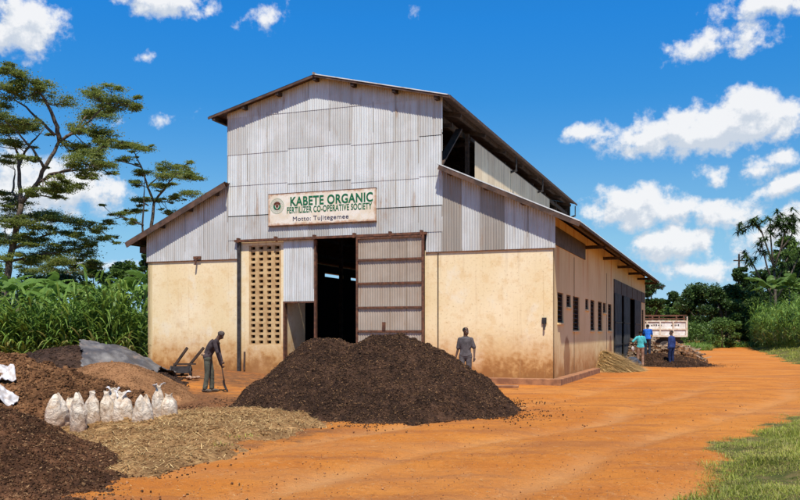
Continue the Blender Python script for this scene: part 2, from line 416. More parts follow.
MAT['straw_base'] = m_soil('chaff', (.19, .095, .036), (.36, .21, .085), (.48, .33, .16), 12, .6)
MAT['straw'] = m_leaf('dry_straw', (.36, .20, .065), (.80, .57, .25), trans=.15, rough=.8)
MAT['text_green'] = m_simple('green_lettering', (.010, .145, .055), (.012, .12, .05), 5, .5, bump=0)
MAT['text_navy'] = m_simple('navy_lettering', (.03, .03, .075), (.04, .035, .07), 5, .5, bump=0)
MAT['emblem_brown'] = m_simple('brown_emblem_paint', (.14, .045, .02), (.09, .03, .015), 12, .5, bump=0)
MAT['emblem_green'] = m_simple('pale_green_emblem_paint', (.36, .44, .30), (.50, .50, .38), 30, .5, bump=0)
def m_sign():
    n = NB('cream_sign_paint'); x, y, z = n.sep(n.co)
    c = n.mix(n.mr(n.noise(3, 6), .4, .65), (.80, .74, .62), (.72, .62, .46))
    # rust creeping in from the edges
    ex = n.math('SUBTRACT', 2.03, n.math('ABSOLUTE', x)); ez = n.math('SUBTRACT', .55, n.math('ABSOLUTE', z))
    e = n.math('MINIMUM', ex, ez); e = n.math('ADD', e, n.math('MULTIPLY', n.math('SUBTRACT', n.noise(7, 7, .7), .5), .3))
    c = n.mix(n.mr(e, -.02, .10, .85, 0), c, (.42, .20, .08))
    c = n.mix(n.mr(n.noise(22, 6, .6), .60, .70, 0, .5), c, (.45, .25, .12))
    return n.fin(c, .5, 0, .4)
MAT['sign'] = m_sign()
def m_tarp():
    n = NB('grey_plastic_tarp'); 
    c = n.mix(n.mr(n.noise(1.4, 6, .65), .4, .62), (.07, .062, .058), (.155, .14, .125))
    c = n.mix(n.mr(n.noise(2.5, 7, .65), .56, .68, 0, .7), c, (.26, .18, .13))
    n.bump(n.noise(7, 6, .6), .5, .05)
    return n.fin(c, .5, 0, .4)
MAT['tarp'] = m_tarp()
def m_sack():
    n = NB('woven_sack'); x, y, z = n.sep(n.co); t = n.attr('tone')
    c = n.mix(n.mr(n.noise(6, 6, .65), .4, .65), (.78, .68, .54), (.58, .43, .29))
    zz = n.math('ADD', z, n.math('MULTIPLY', n.math('SUBTRACT', n.noise(9, 6), .5), .35))
    c = n.mix(n.mr(zz, .0, .5, .85, 0), c, (.36, .19, .10))
    c = n.mix(n.mr(n.noise(11, 4, .5, stretch=(1, 1, .6)), .58, .66, 0, .5), c, (.34, .22, .14))
    wv = n.nt.nodes.new('ShaderNodeTexWave'); n.L(n.co, wv.inputs[0]); wv.bands_direction = 'Z'; wv.inputs['Scale'].default_value = 22; wv.inputs['Distortion'].default_value = 3
    c = n.mix(n.math('MULTIPLY', n.mr(wv.outputs['Fac'], .7, .95), .22), c, (.28, .18, .12))
    n.bump(n.noise(11, 6, .65, dist=1.2), 1.0, .05)
    return n.fin(c, .7, 0, .3)
MAT['sack'] = m_sack()
MAT['sack_white'] = m_simple('white_plastic', (.62, .60, .59), (.42, .36, .31), 8, .5, bump=.4, bscale=12)
MAT['hair'] = m_simple('black_hair', (.014, .012, .011), (.008, .007, .007), 20, .9)
MAT['skin'] = m_simple('dark_skin', (.115, .062, .040), (.085, .045, .028), 8, .42, bump=0)
def cloth(name, a, s=9): return m_simple(name, a, tuple(q*.6 for q in a), s, .9, bump=.5, bscale=22, spec=.1, bd=.02)
MAT['acacia'] = m_leaf('acacia_leaf', (.13, .18, .035), (.34, .38, .085), (.44, .42, .12), .55)
MAT['dark_leaf'] = m_leaf('dark_broadleaf', (.028, .062, .014), (.085, .150, .032), (.14, .20, .05))
MAT['mid_leaf'] = m_leaf('mid_broadleaf', (.06, .12, .02), (.19, .29, .055), (.19, .26, .07))
MAT['banana'] = m_leaf('banana_leaf', (.10, .20, .03), (.24, .38, .07), (.32, .30, .09), .45)
MAT['napier'] = m_leaf('tall_grass_blade', (.10, .20, .028), (.31, .44, .085), (.42, .38, .15), .4)
MAT['grass'] = m_leaf('short_grass_blade', (.17, .225, .022), (.50, .50, .075), (.46, .36, .15), .35)
MAT['stem'] = m_simple('banana_stem', (.16, .17, .07), (.10, .07, .04), 5, .8)

# ------------------------------------------------------------------ terrain
CB, SB = cos(BA), sin(BA)
def to_local(x, y): dx = x-BO[0]; dy = y-BO[1]; return dx*CB+dy*SB, -dx*SB+dy*CB
def to_world(lx, ly): return BO[0]+lx*CB-ly*SB, BO[1]+lx*SB+ly*CB
def gz(x, y):
    x = np.asarray(x, float); y = np.asarray(y, float)
    lx, ly = to_local(x, y)
    z = .30*sstep(-7.5, -12.5, lx)*sstep(-9, -1, ly)
    z = z + .5*sstep(36, 60, y)*sstep(-5, -20, x)
    n = fbm(x*.35, y*.35, o=3, seed=3)*.10*sstep(7, 12, np.hypot(x, y))*(1-sstep(25, 60, np.hypot(x, y)))
    n = n*(1-.9*((lx > -16) & (lx < 1.5) & (ly > -1.5) & (ly < 34)))
    # low verge banks to the right
    b = .16*sstep(0, 1.2, grass_d(x, y)) + .45*sstep(0, 3, grass_d(x, y))*(y > 36)
    road_rise = .35*sstep(70, 110, y)
    return z+n+b+road_rise
def grass_d(x, y):
    """signed distance-like value, >0 inside the grass at the right foreground or the far lawn"""
    # foreground verge edge
    ex = np.interp(y, [6, 8.5, 12.1, 15, 18.3, 22], [2.0, 2.75, 4.45, 6.3, 8.9, 13])
    a = (x-ex)*.75 + fbm(x*1.3, y*1.3, o=3, seed=9)*1.2
    a = np.where(y > 21, -9, a)
    ex2 = np.interp(y, [36, 43, 55, 67, 90, 160], [17.5, 19.9, 24.2, 28.4, 36.5, 63])
    b = np.where(y > 36, (x-ex2)*.8+fbm(x*.6, y*.6, o=3, seed=19)*1.5, -9)
    return np.maximum(a, b)
def build_ground():
    rs = np.concatenate([[0, 1.5, 3, 4.5], np.geomspace(5.5, 60, 420), np.geomspace(62, 3000, 70)])
    an = np.concatenate([np.linspace(-180, -40, 29)[:-1], np.linspace(-40, 40, 460), np.linspace(40, 180, 29)[1:]])
    A, Rr = np.meshgrid(np.radians(an), rs); X = Rr*np.sin(A); Y = Rr*np.cos(A)
    Z = gz(X, Y)
    near = (1-sstep(18, 40, Rr))
    Z = Z + near*(fbm(X*2.3, Y*2.3, o=4, seed=31)*.05 + np.maximum(fbm(X*11, Y*11, o=2, seed=41)-.12, 0)*.06)
    # wheel ruts curving towards the far road
    rx = np.interp(Y, [6, 10, 16, 22, 30, 45, 70, 110], [-2.2, .6, 4.8, 8.5, 12.2, 18.5, 27, 42])
    rut = 0
    for o in (-1.0, .9, 2.6, -3.2):
        wob = fbm(Y*.25, Y*0+o, o=2, seed=5)*.8
        rut = rut + np.exp(-((X-rx-o*1.25-wob)/.28)**2)
    rut = np.clip(rut, 0, 1)*(Y > 5)
    Z = Z - .05*rut*near
    g = sstep(-.6, .6, grass_d(X, Y))
    veg = ((Y > 33) & (X < -9)) | (Rr > 135)
    g = np.where(veg, 1, g)
    lx, ly = to_local(X, Y)
    d = .75*np.exp(-(((X+6.2)/4.2)**2+((Y-19.5)/6.0)**2)**1.5)
    d = np.maximum(d, .62*np.exp(-(((X+3.3)/3.0)**2+((Y-15)/4.4)**2)**1.5))
    d = np.maximum(d, .9*np.exp(-(((X+.7)/3.2)**2+((Y-19.0)/3.1)**2)**3))
    d = np.maximum(d, .8*np.exp(-(((X+6)/3.2)**2+((Y-10)/3.1)**2)**3))
    d = np.maximum(d, .65*np.exp(-(((X-13.6)/3.0)**2+((Y-43.5)/4)**2)**2))
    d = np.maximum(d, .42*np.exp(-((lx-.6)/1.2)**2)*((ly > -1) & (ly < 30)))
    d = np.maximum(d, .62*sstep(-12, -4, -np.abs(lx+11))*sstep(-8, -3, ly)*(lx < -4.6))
    tr = .5*rut*near*(1-g)*(.6+fbm(X*.9, Y*.9, o=3, seed=15)*1.6).clip(0, 1)+.18*sstep(.05, .25, fbm(X*.25, Y*.8, o=3, seed=77))
    ci, cj = X.shape; cols = np.stack([g, d, tr, np.ones_like(g)], -1).reshape(-1, 4)
    I = np.arange(ci*cj).reshape(ci, cj)
    Fc = np.stack([I[:-1, :-1], I[:-1, 1:], I[1:, 1:], I[1:, :-1]], -1).reshape(-1, 4)[:, ::-1]
    V = np.stack([X, Y, Z], -1).reshape(-1, 3)
    o = np_mesh('ground', V, Fc, MAT['ground'], smooth=True, colors=cols); tag(o, kind='structure')
build_ground()

# ------------------------------------------------------------------ generic scatter builders
def rand_basis(n, rng, flat=0.):
    d = rng.normal(size=(n, 3)); d[:, 2] *= (1-flat); d /= np.linalg.norm(d, axis=1)[:, None]+1e-9
    e = rng.normal(size=(n, 3)); e[:, 2] *= (1-flat); e -= d*(e*d).sum(1)[:, None]; e /= np.linalg.norm(e, axis=1)[:, None]+1e-9
    return d, e
def leaf_arrays(C_, L_, W_, rng, flat=0., tone=None):
    n = len(C_); d, e = rand_basis(n, rng, flat); L_ = np.broadcast_to(L_, n)[:, None]; W_ = np.broadcast_to(W_, n)[:, None]
    nn = np.cross(d, e)
    V = np.stack([C_-d*L_*.5, C_+e*W_*.5+nn*W_*.12, C_+d*L_*.5, C_-e*W_*.5+nn*W_*.12], 1).reshape(-1, 3)
    Fc = np.arange(n*4).reshape(n, 4)
    return V, Fc, (rng.random(n) if tone is None else tone)
def merge(parts):
    V = []; Fc = []; T = []; b = 0
    for v, f, t in parts: V.append(v); Fc.append(f+b); T.append(t); b += len(v)
    return np.concatenate(V), np.concatenate(Fc), np.concatenate(T)
def arc_arrays(S, D, L_, W_, droop, rng, k=5, tone=None):
    """arching blades from starts S along D"""
    n = len(S); L_ = np.broadcast_to(L_, n)[:, None]; W_ = np.broadcast_to(W_, n)[:, None]; droop = np.broadcast_to(droop, n)[:, None]
    side = np.cross(D, [0, 0, 1.]); nrm = np.linalg.norm(side, axis=1)[:, None]
    a = rng.random(n)*2*pi; alt = np.stack([np.cos(a), np.sin(a), 0*a], 1)
    side = np.where(nrm > .15, side/(nrm+1e-9), alt)
    pts = []
    for i in range(k+1):
        t = i/k; p = S+D*L_*t+np.array([0, 0, -1.])*droop*L_*t*t
        w = W_*(max(0.02, (1-t)**.8)*(.55+.45*min(1, t*4)))*.5
        pts += [p-side*w, p+side*w]
    V = np.stack(pts, 1).reshape(-1, 3); m = 2*(k+1)
    base = (np.arange(n)*m)[:, None]
    Fc = np.concatenate([base+np.array([[2*i, 2*i+1, 2*i+3, 2*i+2]]) for i in range(k)], 1).reshape(-1, 4)
    tone = rng.random(n) if tone is None else tone
    return V, Fc, np.repeat(tone, k)
def chunk_arrays(C_, s, rng, tone, squash=(1, 1, .7)):
    """small irregular clods (distorted boxes)"""
    n = len(C_); base = np.array([(-1,-1,-1),(1,-1,-1),(1,1,-1),(-1,1,-1),(-1,-1,1),(1,-1,1),(1,1,1),(-1,1,1)], float)*.5
    V = base[None]*(1+rng.uniform(-.45, .35, (n, 8, 3)))*np.array(squash)
    d, e = rand_basis(n, rng); f = np.cross(d, e); Rm = np.stack([d, e, f], 2)
    V = np.einsum('nij,nkj->nki', Rm, V)*np.broadcast_to(s, n)[:, None, None]+C_[:, None]
    fa = np.array([(0,3,2,1),(4,5,6,7),(0,1,5,4),(1,2,6,5),(2,3,7,6),(3,0,4,7)])
    Fc = ((np.arange(n)*8)[:, None, None]+fa[None]).reshape(-1, 4)
    return V.reshape(-1, 3), Fc, np.repeat(tone, 6)
def heap(name, hfun, bbox, res, mat, seed, chunks=0, csize=(.02, .05), chips=0, chip_len=(.04, .1), label=None, cat=None, group=None):
    x0, x1, y0, y1 = bbox; rng = np.random.default_rng(seed)
    xs = np.arange(x0, x1, res); ys = np.arange(y0, y1, res); X, Y = np.meshgrid(xs, ys)
    G = gz(X, Y); H = hfun(X, Y); Z = G+H
    I = np.arange(X.size).reshape(X.shape)
    q = np.stack([I[:-1, :-1], I[:-1, 1:], I[1:, 1:], I[1:, :-1]], -1).reshape(-1, 4)
    keep = (H.ravel()[q] > -.03).any(1); q = q[keep]
    Zc = np.maximum(Z, G-.06)
    V = np.stack([X, Y, Zc], -1).reshape(-1, 3)
    used, inv = np.unique(q, return_inverse=True); V = V[used]; q = inv.reshape(-1, 4)
    parts = [(V, q, np.zeros(len(q)))]
    if chunks or chips:
        fc = V[q].mean(1); ok = np.where((Z.ravel()[used][q] > G.ravel()[used][q]).all(1))[0]
        # also spill a little beyond the foot
        c = fc[rng.choice(ok, chunks)]+rng.normal(size=(chunks, 3))*[.12, .12, 0]
        c[:, 2] = gz(c[:, 0], c[:, 1])+np.maximum(hfun(c[:, 0], c[:, 1]), 0)+.004
        s = rng.uniform(*csize, chunks)*(1+(rng.random(chunks) < .04)*1.0)
        parts.append(chunk_arrays(c, s, rng, np.where(rng.random(chunks) < .12, rng.random(chunks)*.6, rng.random(chunks)*.12)))
        if chips:
            c = fc[rng.choice(ok, chips)]+rng.normal(size=(chips, 3))*[.06, .06, 0]
            c[:, 2] = gz(c[:, 0], c[:, 1])+np.maximum(hfun(c[:, 0], c[:, 1]), 0)+.012
            parts.append(leaf_arrays(c, rng.uniform(*chip_len, chips), rng.uniform(.008, .02, chips), rng, .45, rng.uniform(.35, 1, chips)))
    V, q, t = merge(parts)
    o = np_mesh(name, V, q, mat, tone=t, smooth=False)
    return tag(o, label, cat, group)
def cone(X, Y, cx, cy, rx, ry, h, p=1.15, top=.12, rot=0):
    dx, dy = X-cx, Y-cy
    if rot: c, s = cos(rot), sin(rot); dx, dy = dx*c+dy*s, -dx*s+dy*c
    r = np.sqrt((dx/rx)**2+(dy/ry)**2+top**2)-top*.9
    return h*(1-r**p)
def smax(*a, k=.12):
    m = a[0]
    for b in a[1:]:
        hh = np.clip(.5+.5*(b-m)/k, 0, 1); m = m*(1-hh)+b*hh+k*hh*(1-hh)
    return m
def lumps(X, Y, s1, a1, s2, a2, seed):
    return fbm(X*s1, Y*s1, o=3, seed=seed)*a1+fbm(X*s2, Y*s2, o=3, seed=seed+50)*a2

# ------------------------------------------------------------------ the warehouse
B = empty('warehouse', (BO[0], BO[1], 0), BA, 'tall warehouse of grey corrugated sheets over cream plaster walls', 'warehouse')
NV0, NV1 = -11.70, -3.63          # nave walls
X0, X1 = -15.15, 0.0
DEP, NDEP = 33.0, 25.2
RIDGE = (-8.10, 10.44); NL = (-12.31, 9.35); NR = (-3.30, 9.28)
AL = ((-11.60, 6.98), (-15.85, 5.0)); AR = ((-3.63, 7.07), (.89, 5.03))
def lin(p, q, x): return p[1]+(q[1]-p[1])*(x-p[0])/(q[0]-p[0])
def roofz(x):
    if x < NV0: return lin(AL[0], AL[1], x)
    if x > NV1: return lin(AR[0], AR[1], x)
    return lin(NL, RIDGE, x) if x < RIDGE[0] else lin(RIDGE, NR, x)

def wallgrid(mb, u0, u1, v0, v1, holes, fmap, th):
    us = sorted({u0, u1, *[h[0] for h in holes], *[h[1] for h in holes]}); vs = sorted({v0, v1, *[h[2] for h in holes], *[h[3] for h in holes]})
    def solid(i, j):
        if i < 0 or j < 0 or i >= len(us)-1 or j >= len(vs)-1: return False
        u = (us[i]+us[i+1])/2; v = (vs[j]+vs[j+1])/2
        return not any(h[0] < u < h[1] and h[2] < v < h[3] for h in holes)
    for i in range(len(us)-1):
        for j in range(len(vs)-1):
            if not solid(i, j): continue
            a, b, c, d = us[i], us[i+1], vs[j], vs[j+1]
            mb.quad(fmap(a, c, 0), fmap(b, c, 0), fmap(b, d, 0), fmap(a, d, 0))
            mb.quad(fmap(a, c, th), fmap(a, d, th), fmap(b, d, th), fmap(b, c, th))
            if not solid(i-1, j): mb.quad(fmap(a, c, 0), fmap(a, d, 0), fmap(a, d, th), fmap(a, c, th))
            if not solid(i+1, j): mb.quad(fmap(b, c, 0), fmap(b, c, th), fmap(b, d, th), fmap(b, d, 0))
            if not solid(i, j-1): mb.quad(fmap(a, c, 0), fmap(a, c, th), fmap(b, c, th), fmap(b, c, 0))
            if not solid(i, j+1): mb.quad(fmap(a, d, 0), fmap(b, d, 0), fmap(b, d, th), fmap(a, d, th))
fm = lambda u, v, w: (u, w, v)
# front wall, left and right of the doorway
mb = MB(); wallgrid(mb, X0, -11.2, -.3, 4.30, [], fm, .22)
wallgrid(mb, -11.2, -9.45, -.3, 4.84, [(-10.84, -9.55, 1.20, 4.72)], fm, .22)
mb.build('front_wall', MAT['plaster'], B)
mb = MB(); wallgrid(mb, -4.22, X1, -.3, 4.33, [], fm, .22); mb.build('front_wall', MAT['plaster'], B)
# breeze block ventilator: 4 columns x 18 rows of openings
mb = MB(); nx, nz = 4, 18; bx0, bx1, bz0, bz1 = -10.84, -9.55, 1.20, 4.72
px_ = (bx1-bx0)/nx; pz = (bz1-bz0)/nz
for i in range(nx+1):
    x = bx0+i*px_; w = .075; mb.box(max(bx0, x-w), min(bx1, x+w), .01, .17, bz0, bz1)
for j in range(nz+1):
    z = bz0+j*pz
    for i in range(nx):
        mb.box(bx0+i*px_+.075, bx0+(i+1)*px_-.075, .022, .16, max(bz0, z-.045), min(bz1, z+.045))
mb.build('breeze_block_panel', MAT['block'], B)
mb = MB(); mb.box(-10.9, -9.5, .45, .5, 1.0, 4.8); mb.build('panel_backing', MAT['rust'], B)
# right side wall with windows, doorway
wins = [(.77, 1.85, 1.95, 2.93), (2.45, 3.36, 2.5, 2.92), (3.78, 5.2, 1.7, 2.92), (6.66, 7.49, 2.52, 2.93), (8.0, 9.16, 1.71, 2.94), (10.17, 11.5, 1.7, 2.95), (11.78, 12.78, 2.5, 2.94), (13.48, 14.86, 1.72, 2.95), (30.6, 31.9, 1.2, 3.1)]
fs = lambda u, v, w: (-w, u, v)
mb = MB(); wallgrid(mb, .22, DEP, -.3, 5.30, [(a, b, c, d) for a, b, c, d in wins]+[(15.6, 29.6, -.29, 4.2)], fs, .22)
mb.quad((0, 0, -.3), (0, .22, -.3), (0, .22, 5.3), (0, 0, 5.3))
mb.build('side_wall', MAT['side'], B)
for a, b, c, d in wins:
    f = MB(); t = .05
    f.box(-.14, -.04, a, a+t*1.6, c, d); f.box(-.14, -.04, b-t*1.6, b, c, d)
    f.box(-.135, -.045, a+t*1.6, b-t*1.6, c, c+t); f.box(-.135, -.045, a+t*1.6, b-t*1.6, d-t, d)
    fr = f.build('window', MAT['wood'], B)
    g = MB(); n = max(3, int((d-c)/.16))
    for i in range(n):
        z = c+t+(d-c-2*t)*(i+.5)/n; g.beam((-.09, a+t*1.6, z), (-.09, b-t*1.6, z), .10, .012, up=(.5, 0, 1))
    g.build('louvre', MAT['wdark'], fr)
    s_ = MB(); s_.box(-.02, .06, a-.05, b+.05, c-.06, c-.003); s_.build('sill', MAT['side'], fr)
VENT = [(12.4, 13.0, 4.62, 4.78), (13.3, 13.8, 4.62, 4.78), (14.8, 17.2, 4.60, 4.80), (18.2, 20.4, 4.60, 4.76)]         # long ventilation slot seen through the open doorway
# other outer walls
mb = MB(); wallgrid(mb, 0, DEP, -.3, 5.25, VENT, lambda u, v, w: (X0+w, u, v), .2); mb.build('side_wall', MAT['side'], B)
mb = MB(); wallgrid(mb, .23, DEP-.21, .07, 5.2, VENT, lambda u, v, w: (X0+.203+w, u, v), .02); mb.build('shade_lining', MAT['shade_dark'], B)  # dark sheet added inside the left wall as painted shade
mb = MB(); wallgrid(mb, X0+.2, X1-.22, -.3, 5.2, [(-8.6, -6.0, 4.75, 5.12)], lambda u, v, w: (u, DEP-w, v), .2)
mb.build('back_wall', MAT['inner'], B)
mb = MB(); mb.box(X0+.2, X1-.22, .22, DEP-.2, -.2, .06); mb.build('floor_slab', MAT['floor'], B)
mb = MB(); mb.box(-9.58, -9.42, .22, 1.6, .06, 2.9); mb.build('partition', MAT['plaster'], B)
# plinth ledge at the right corner
mb = MB(); mb.box(-2.1, .30, -.32, -.002, -.2, .20); mb.box(.002, .30, 0, 8.6, -.2, .20); mb.build('plinth', MAT['plinth'], B, bevel=.02)

# corrugated sheets -------------------------------------------------
def corr_sheet(mb, x0, x1, z0, ztop, y, tone, lift=.006, pitch=.088, amp=.0075):
    """one sheet hanging in the facade plane; ztop is a number or a function of x"""
    n = max(6, int(round((x1-x0)/pitch))*6); mb.tone = tone
    vs = []; ph = random.random()*6; warp = random.uniform(-.004, .004)
    for i in range(n+1):
        x = x0+(x1-x0)*i/n; yy = y+amp*sin(2*pi*x/pitch)
        zt = ztop(x) if callable(ztop) else ztop
        vs += [(x, yy-lift, z0), (x, yy-lift*.5+warp*sin(ph+x*2), (z0+zt)/2), (x, yy+.002, max(z0+.01, zt))]
    if random.random() < .45:                       # rusty side lap
        mb.tone = 1.0; xx = x1-.02; zt = ztop(xx) if callable(ztop) else ztop; lo = z0+random.random()*(zt-z0)*.5
        mb.add([(xx-.012, y-amp-.006, lo), (xx+.012, y-amp-.006, lo), (xx+.012, y-amp-.006, zt), (xx-.012, y-amp-.006, zt)], [(0, 1, 2, 3)]); mb.tone = tone
    mb.add(vs, [f for i in range(n) for f in ((3*i, 3*i+3, 3*i+4, 3*i+1), (3*i+1, 3*i+4, 3*i+5, 3*i+2))])
rt = lambda x: roofz(x)-.035
random.seed(21)
mb = MB(); xs = np.linspace(NV0, NV1, 11); Y0 = -.03
rows = [(4.93, 5.72), (5.69, 6.80), (6.76, 8.02), (7.98, 9.34), (9.30, None)]
for r, (a, b) in enumerate(rows):
    dz = 0
    for i in range(10):
        if r in (1, 2, 3) and i % 3 == 0: dz = random.choice((0, 0, .06, -.05, .11))
        x0, x1 = xs[i], xs[i+1]+.03
        tn = random.choice((.0, .05, .12, .2, .38)) if r else random.uniform(.35, .7)
        if r == 4 and i in (5, 6): tn = .4
        if r == 4 and i in (1, 2, 7): tn = .28
        if r == 3 and i == 7: tn = .12
        lo = a+(dz if r else 0)
        if r == 4 and x1 < -8.1 and rt(x0) < 9.45: lo = 9.12
        hi = (lambda x: rt(x)) if b is None else (lambda x, b=b, dz=dz: min(b+dz+.05, rt(x)))
        if r == 0 and i == 0: lo = 4.93
        corr_sheet(mb, x0, x1, lo, hi, Y0-.004*r-.002*(i % 2), tn)
mb.tone = .5
corr_sheet(mb, NV0, -11.27, 4.27, 4.96, Y0+.004, .45); corr_sheet(mb, -4.18, NV1+.03, 4.27, 4.96, Y0+.004, .45)
mb.build('corrugated_gable_sheeting', MAT['corr'], B)
mb = MB(); xs = [X0-.05, -14.35, -13.5, -12.7, NV0-.0]
for i in range(4): corr_sheet(mb, xs[i], xs[i+1]+.03, 4.25, rt, Y0-.003*(i % 2)+.006, .22+.2*random.random())
mb.build('corrugated_aisle_sheeting', MAT['corr'], B)
mb = MB()
for a, b, tn in [(NV1+.0, -2.95, 1.0), (-2.95, -2.33, .3), (-2.33, -1.56, 1.05), (-1.56, -.8, .25), (-.8, .05, .3)]:
    corr_sheet(mb, a, b+.03, 4.27, rt, Y0-.003, tn)
mb.build('corrugated_aisle_sheeting', MAT['corr'], B)
# little sheet over the low doorway
mb = MB(); corr_sheet(mb, -9.44, -8.84, 2.72, 4.86, -.02, .05); corr_sheet(mb, -8.86, -8.25, 2.72, 4.86, -.024, .12)
mb.build('doorway_sheet', MAT['corr'], B)
# seams: timber/steel trim under the sheets
mb = MB(); mb.box(X0-.05, -11.27, -.045, -.002, 4.235, 4.265); mb.build('sheet_flashing', MAT['rust'], B); mb = MB(); mb.box(-4.18, X1+.05, -.045, -.002, 4.25, 4.275); mb.build('sheet_flashing', MAT['rust'], B)
# posts, rail and sliding door
mb = MB(); mb.box(-11.27, -11.15, -.10, -.002, .2, 4.84); mb.build('door_post', MAT['steel_dark'], B)
mb = MB(); mb.box(-9.46, -9.40, -.03, .18, 0, 2.72); mb.box(-8.25, -8.19, -.04, .1, 0, 4.84); mb.box(-9.40, -8.25, -.028, .02, 2.66, 2.715); mb.build('door_frame', MAT['rust'], B)
mb = MB(); mb.box(-11.35, -4.12, -.16, -.05, 4.85, 4.93)
for x in (-11.2, -9.7, -8.2, -6.7, -5.4, -4.3): mb.box(x-.04, x+.04, -.19, -.045, 4.83, 4.99)
mb.build('door_rail', MAT['rust'], B)
sdoor = empty('sliding_door', (0, -.17, 0)); sdoor.parent = B
mb = MB()
xs = [-6.56, -5.98, -5.4, -4.82, -4.27]
for i in range(4): corr_sheet(mb, xs[i], xs[i+1]+.02, .12, 4.80, .05-.002*(i % 2), random.uniform(.0, .25))
mb.build('door_sheet', MAT['corr_brown'], sdoor)
mb = MB(); mb.box(-6.62, -6.56, 0, .06, .1, 4.84); mb.box(-4.28, -4.20, 0, .06, .1, 4.84); mb.build('door_stile', MAT['rust'], sdoor)
for z in (4.80, 4.07, 3.28, 2.47, 1.68, .2):
    mb = MB(); mb.box(-6.555, -4.285, -.012, .028, z-.03, z+.03); mb.build('door_batten', MAT['rust'], sdoor)
mb = MB(); mb.box(-5.66, -5.56, -.03, .04, 1.70, 1.98); mb.build('bolt', MAT['rust'], sdoor)
# wall pipes, cracks
mb = MB(); mb.tube([(-3.76, -.02, .4), (-3.76, -.02, 4.22)], .018, 6); mb.build('wall_pipe', MAT['wood'], B)
mb = MB(); mb.tube([(-11.0, -.06, .3), (-10.98, -.06, .95)], .035, 8); mb.build('pipe_stub', MAT['fascia'], B)
mb = MB(); mb.tube([(-12.95, -.05, 4.35), (-12.95, -.14, 4.34), (-12.98, -.14, 4.08)], .035, 8); mb.box(-13.1, -12.8, -.10, -.04, 4.30, 4.40); mb.build('pipe_stub', MAT['rust'], B)
mb = MB(); mb.tube([(-.26, -.06, 1.95), (-.26, -.07, 1.72)], .03, 8); mb.box(-.34, -.2, -.05, -.003, 1.9, 2.1); mb.build('pipe_stub', MAT['steel_dark'], B)
for s_ in (4.0, 12.95):
    mb = MB(); mb.tube([(.006, s_, .3), (.006, s_, 4.3)], .010, 6); mb.build('wall_pipe', MAT['wood'], B)
mb = MB(); mb.box(.003, .04, .3, 6.44, 4.40, 4.98); mb.build('eave_board', MAT['lintel'], B)

# roofs --------------------------------------------------------------
def corr_roof(name, p, q, y0, y1, pitch=.15, amp=.016, mat=None, lift=0.0):
    """sheet from (x,z) p (upper) to q (eave), ridges running down the slope"""
    n = int((y1-y0)/pitch)*4; vs = []
    for i in range(n+1):
        y = y0+(y1-y0)*i/n; d = amp*sin(2*pi*(y-y0)/pitch)+lift
        vs += [(p[0], y, p[1]+d), (q[0], y, q[1]+d)]
    m_ = MB(); m_.add(vs, [(2*i, 2*i+1, 2*i+3, 2*i+2) for i in range(n)])
    o = m_.build(name, mat or MAT['roof'], B)
    # underside, coloured dark to stand for soffit shade, 12 mm below so the sheet has thickness
    m_ = MB(); m_.add([(a, b, c-.012) for a, b, c in vs], [(2*i+2, 2*i+3, 2*i+1, 2*i) for i in range(n)]); m_.build('roof_underside', MAT['fascia'], o)
    return o
corr_roof('nave_roof', RIDGE, NL, -.36, NDEP, mat=MAT['corr']); corr_roof('nave_roof', RIDGE, NR, -.36, NDEP, mat=MAT['corr'])
corr_roof('aisle_roof', AL[0], AL[1], -.40, DEP+.5, mat=MAT['corr'])
corr_roof('aisle_roof', (NV1-.05, lin(AR[0], AR[1], NV1-.05)), AR[1], -.40, DEP+.5, mat=MAT['corr'])
mb = MB(); mb.tube([(RIDGE[0], -.40, RIDGE[1]+.02), (RIDGE[0], NDEP+.05, RIDGE[1]+.02)], .05, 8); mb.build('ridge_cap', MAT['roof'], B)
# pale sheet edge caps on the front rakes
def rake(name, p, q, y, w, h, dz, mat):
    m_ = MB(); m_.beam((p[0], y, p[1]+dz), (q[0], y, q[1]+dz), w, h); return m_.build(name, mat, B)
for p, q in ((NL, RIDGE), (RIDGE, NR)): rake('barge_board', p, q, -.345, .035, .075, -.055, MAT['fascia'])
rake('barge_board', AL[1], AL[0], -.385, .04, .20, -.12, MAT['fascia'])
rake('barge_board', AR[0], AR[1], -.385, .04, .15, -.10, MAT['fascia'])
rake('edge_strip', AR[0], AR[1], -.40, .03, .035, .0, MAT['corr'])
rake('edge_strip', RIDGE, NR, -.37, .03, .03, .0, MAT['corr'])
# purlins poking out under the nave and aisle rakes
mb = MB()
for x in (-12.1, -10.9, -9.55, -8.1, -6.7, -5.2, -3.75):
    z = roofz(max(NV0+.01, min(NV1-.01, x))) if NV0 < x < NV1 else lin(NL, RIDGE, x) if x < NV0 else lin(RIDGE, NR, x)
    mb = MB(); mb.box(x-.06, x+.06, -.33, NDEP-.1, z-.19, z-.05); mb.build('purlin', MAT['wood'], B)
for x in (-15.6, -14.4, -13.2, -12.1, .70, -.9, -2.1, -3.3):
    z = lin(AL[0], AL[1], x) if x < -5 else lin(AR[0], AR[1], x); mb = MB(); mb.box(x-.05, x+.05, -.36, DEP+.3, z-.20, z-.06); mb.build('purlin', MAT['wood'], B)
# rafters of the nave, trusses
mb = MB()
for y in [1.5+3.2*i for i in range(8)]:
    mb.beam((RIDGE[0], y, RIDGE[1]-.26), (NL[0]+.15, y, NL[1]-.24), .07, .14); mb.beam((RIDGE[0], y, RIDGE[1]-.26), (NR[0]-.12, y, NR[1]-.24), .07, .14)
    mb.beam((NV0+.1, y, 8.75), (NV1-.1, y, 8.75), .07, .14); mb.build('roof_truss', MAT['wood'], B); mb = MB()
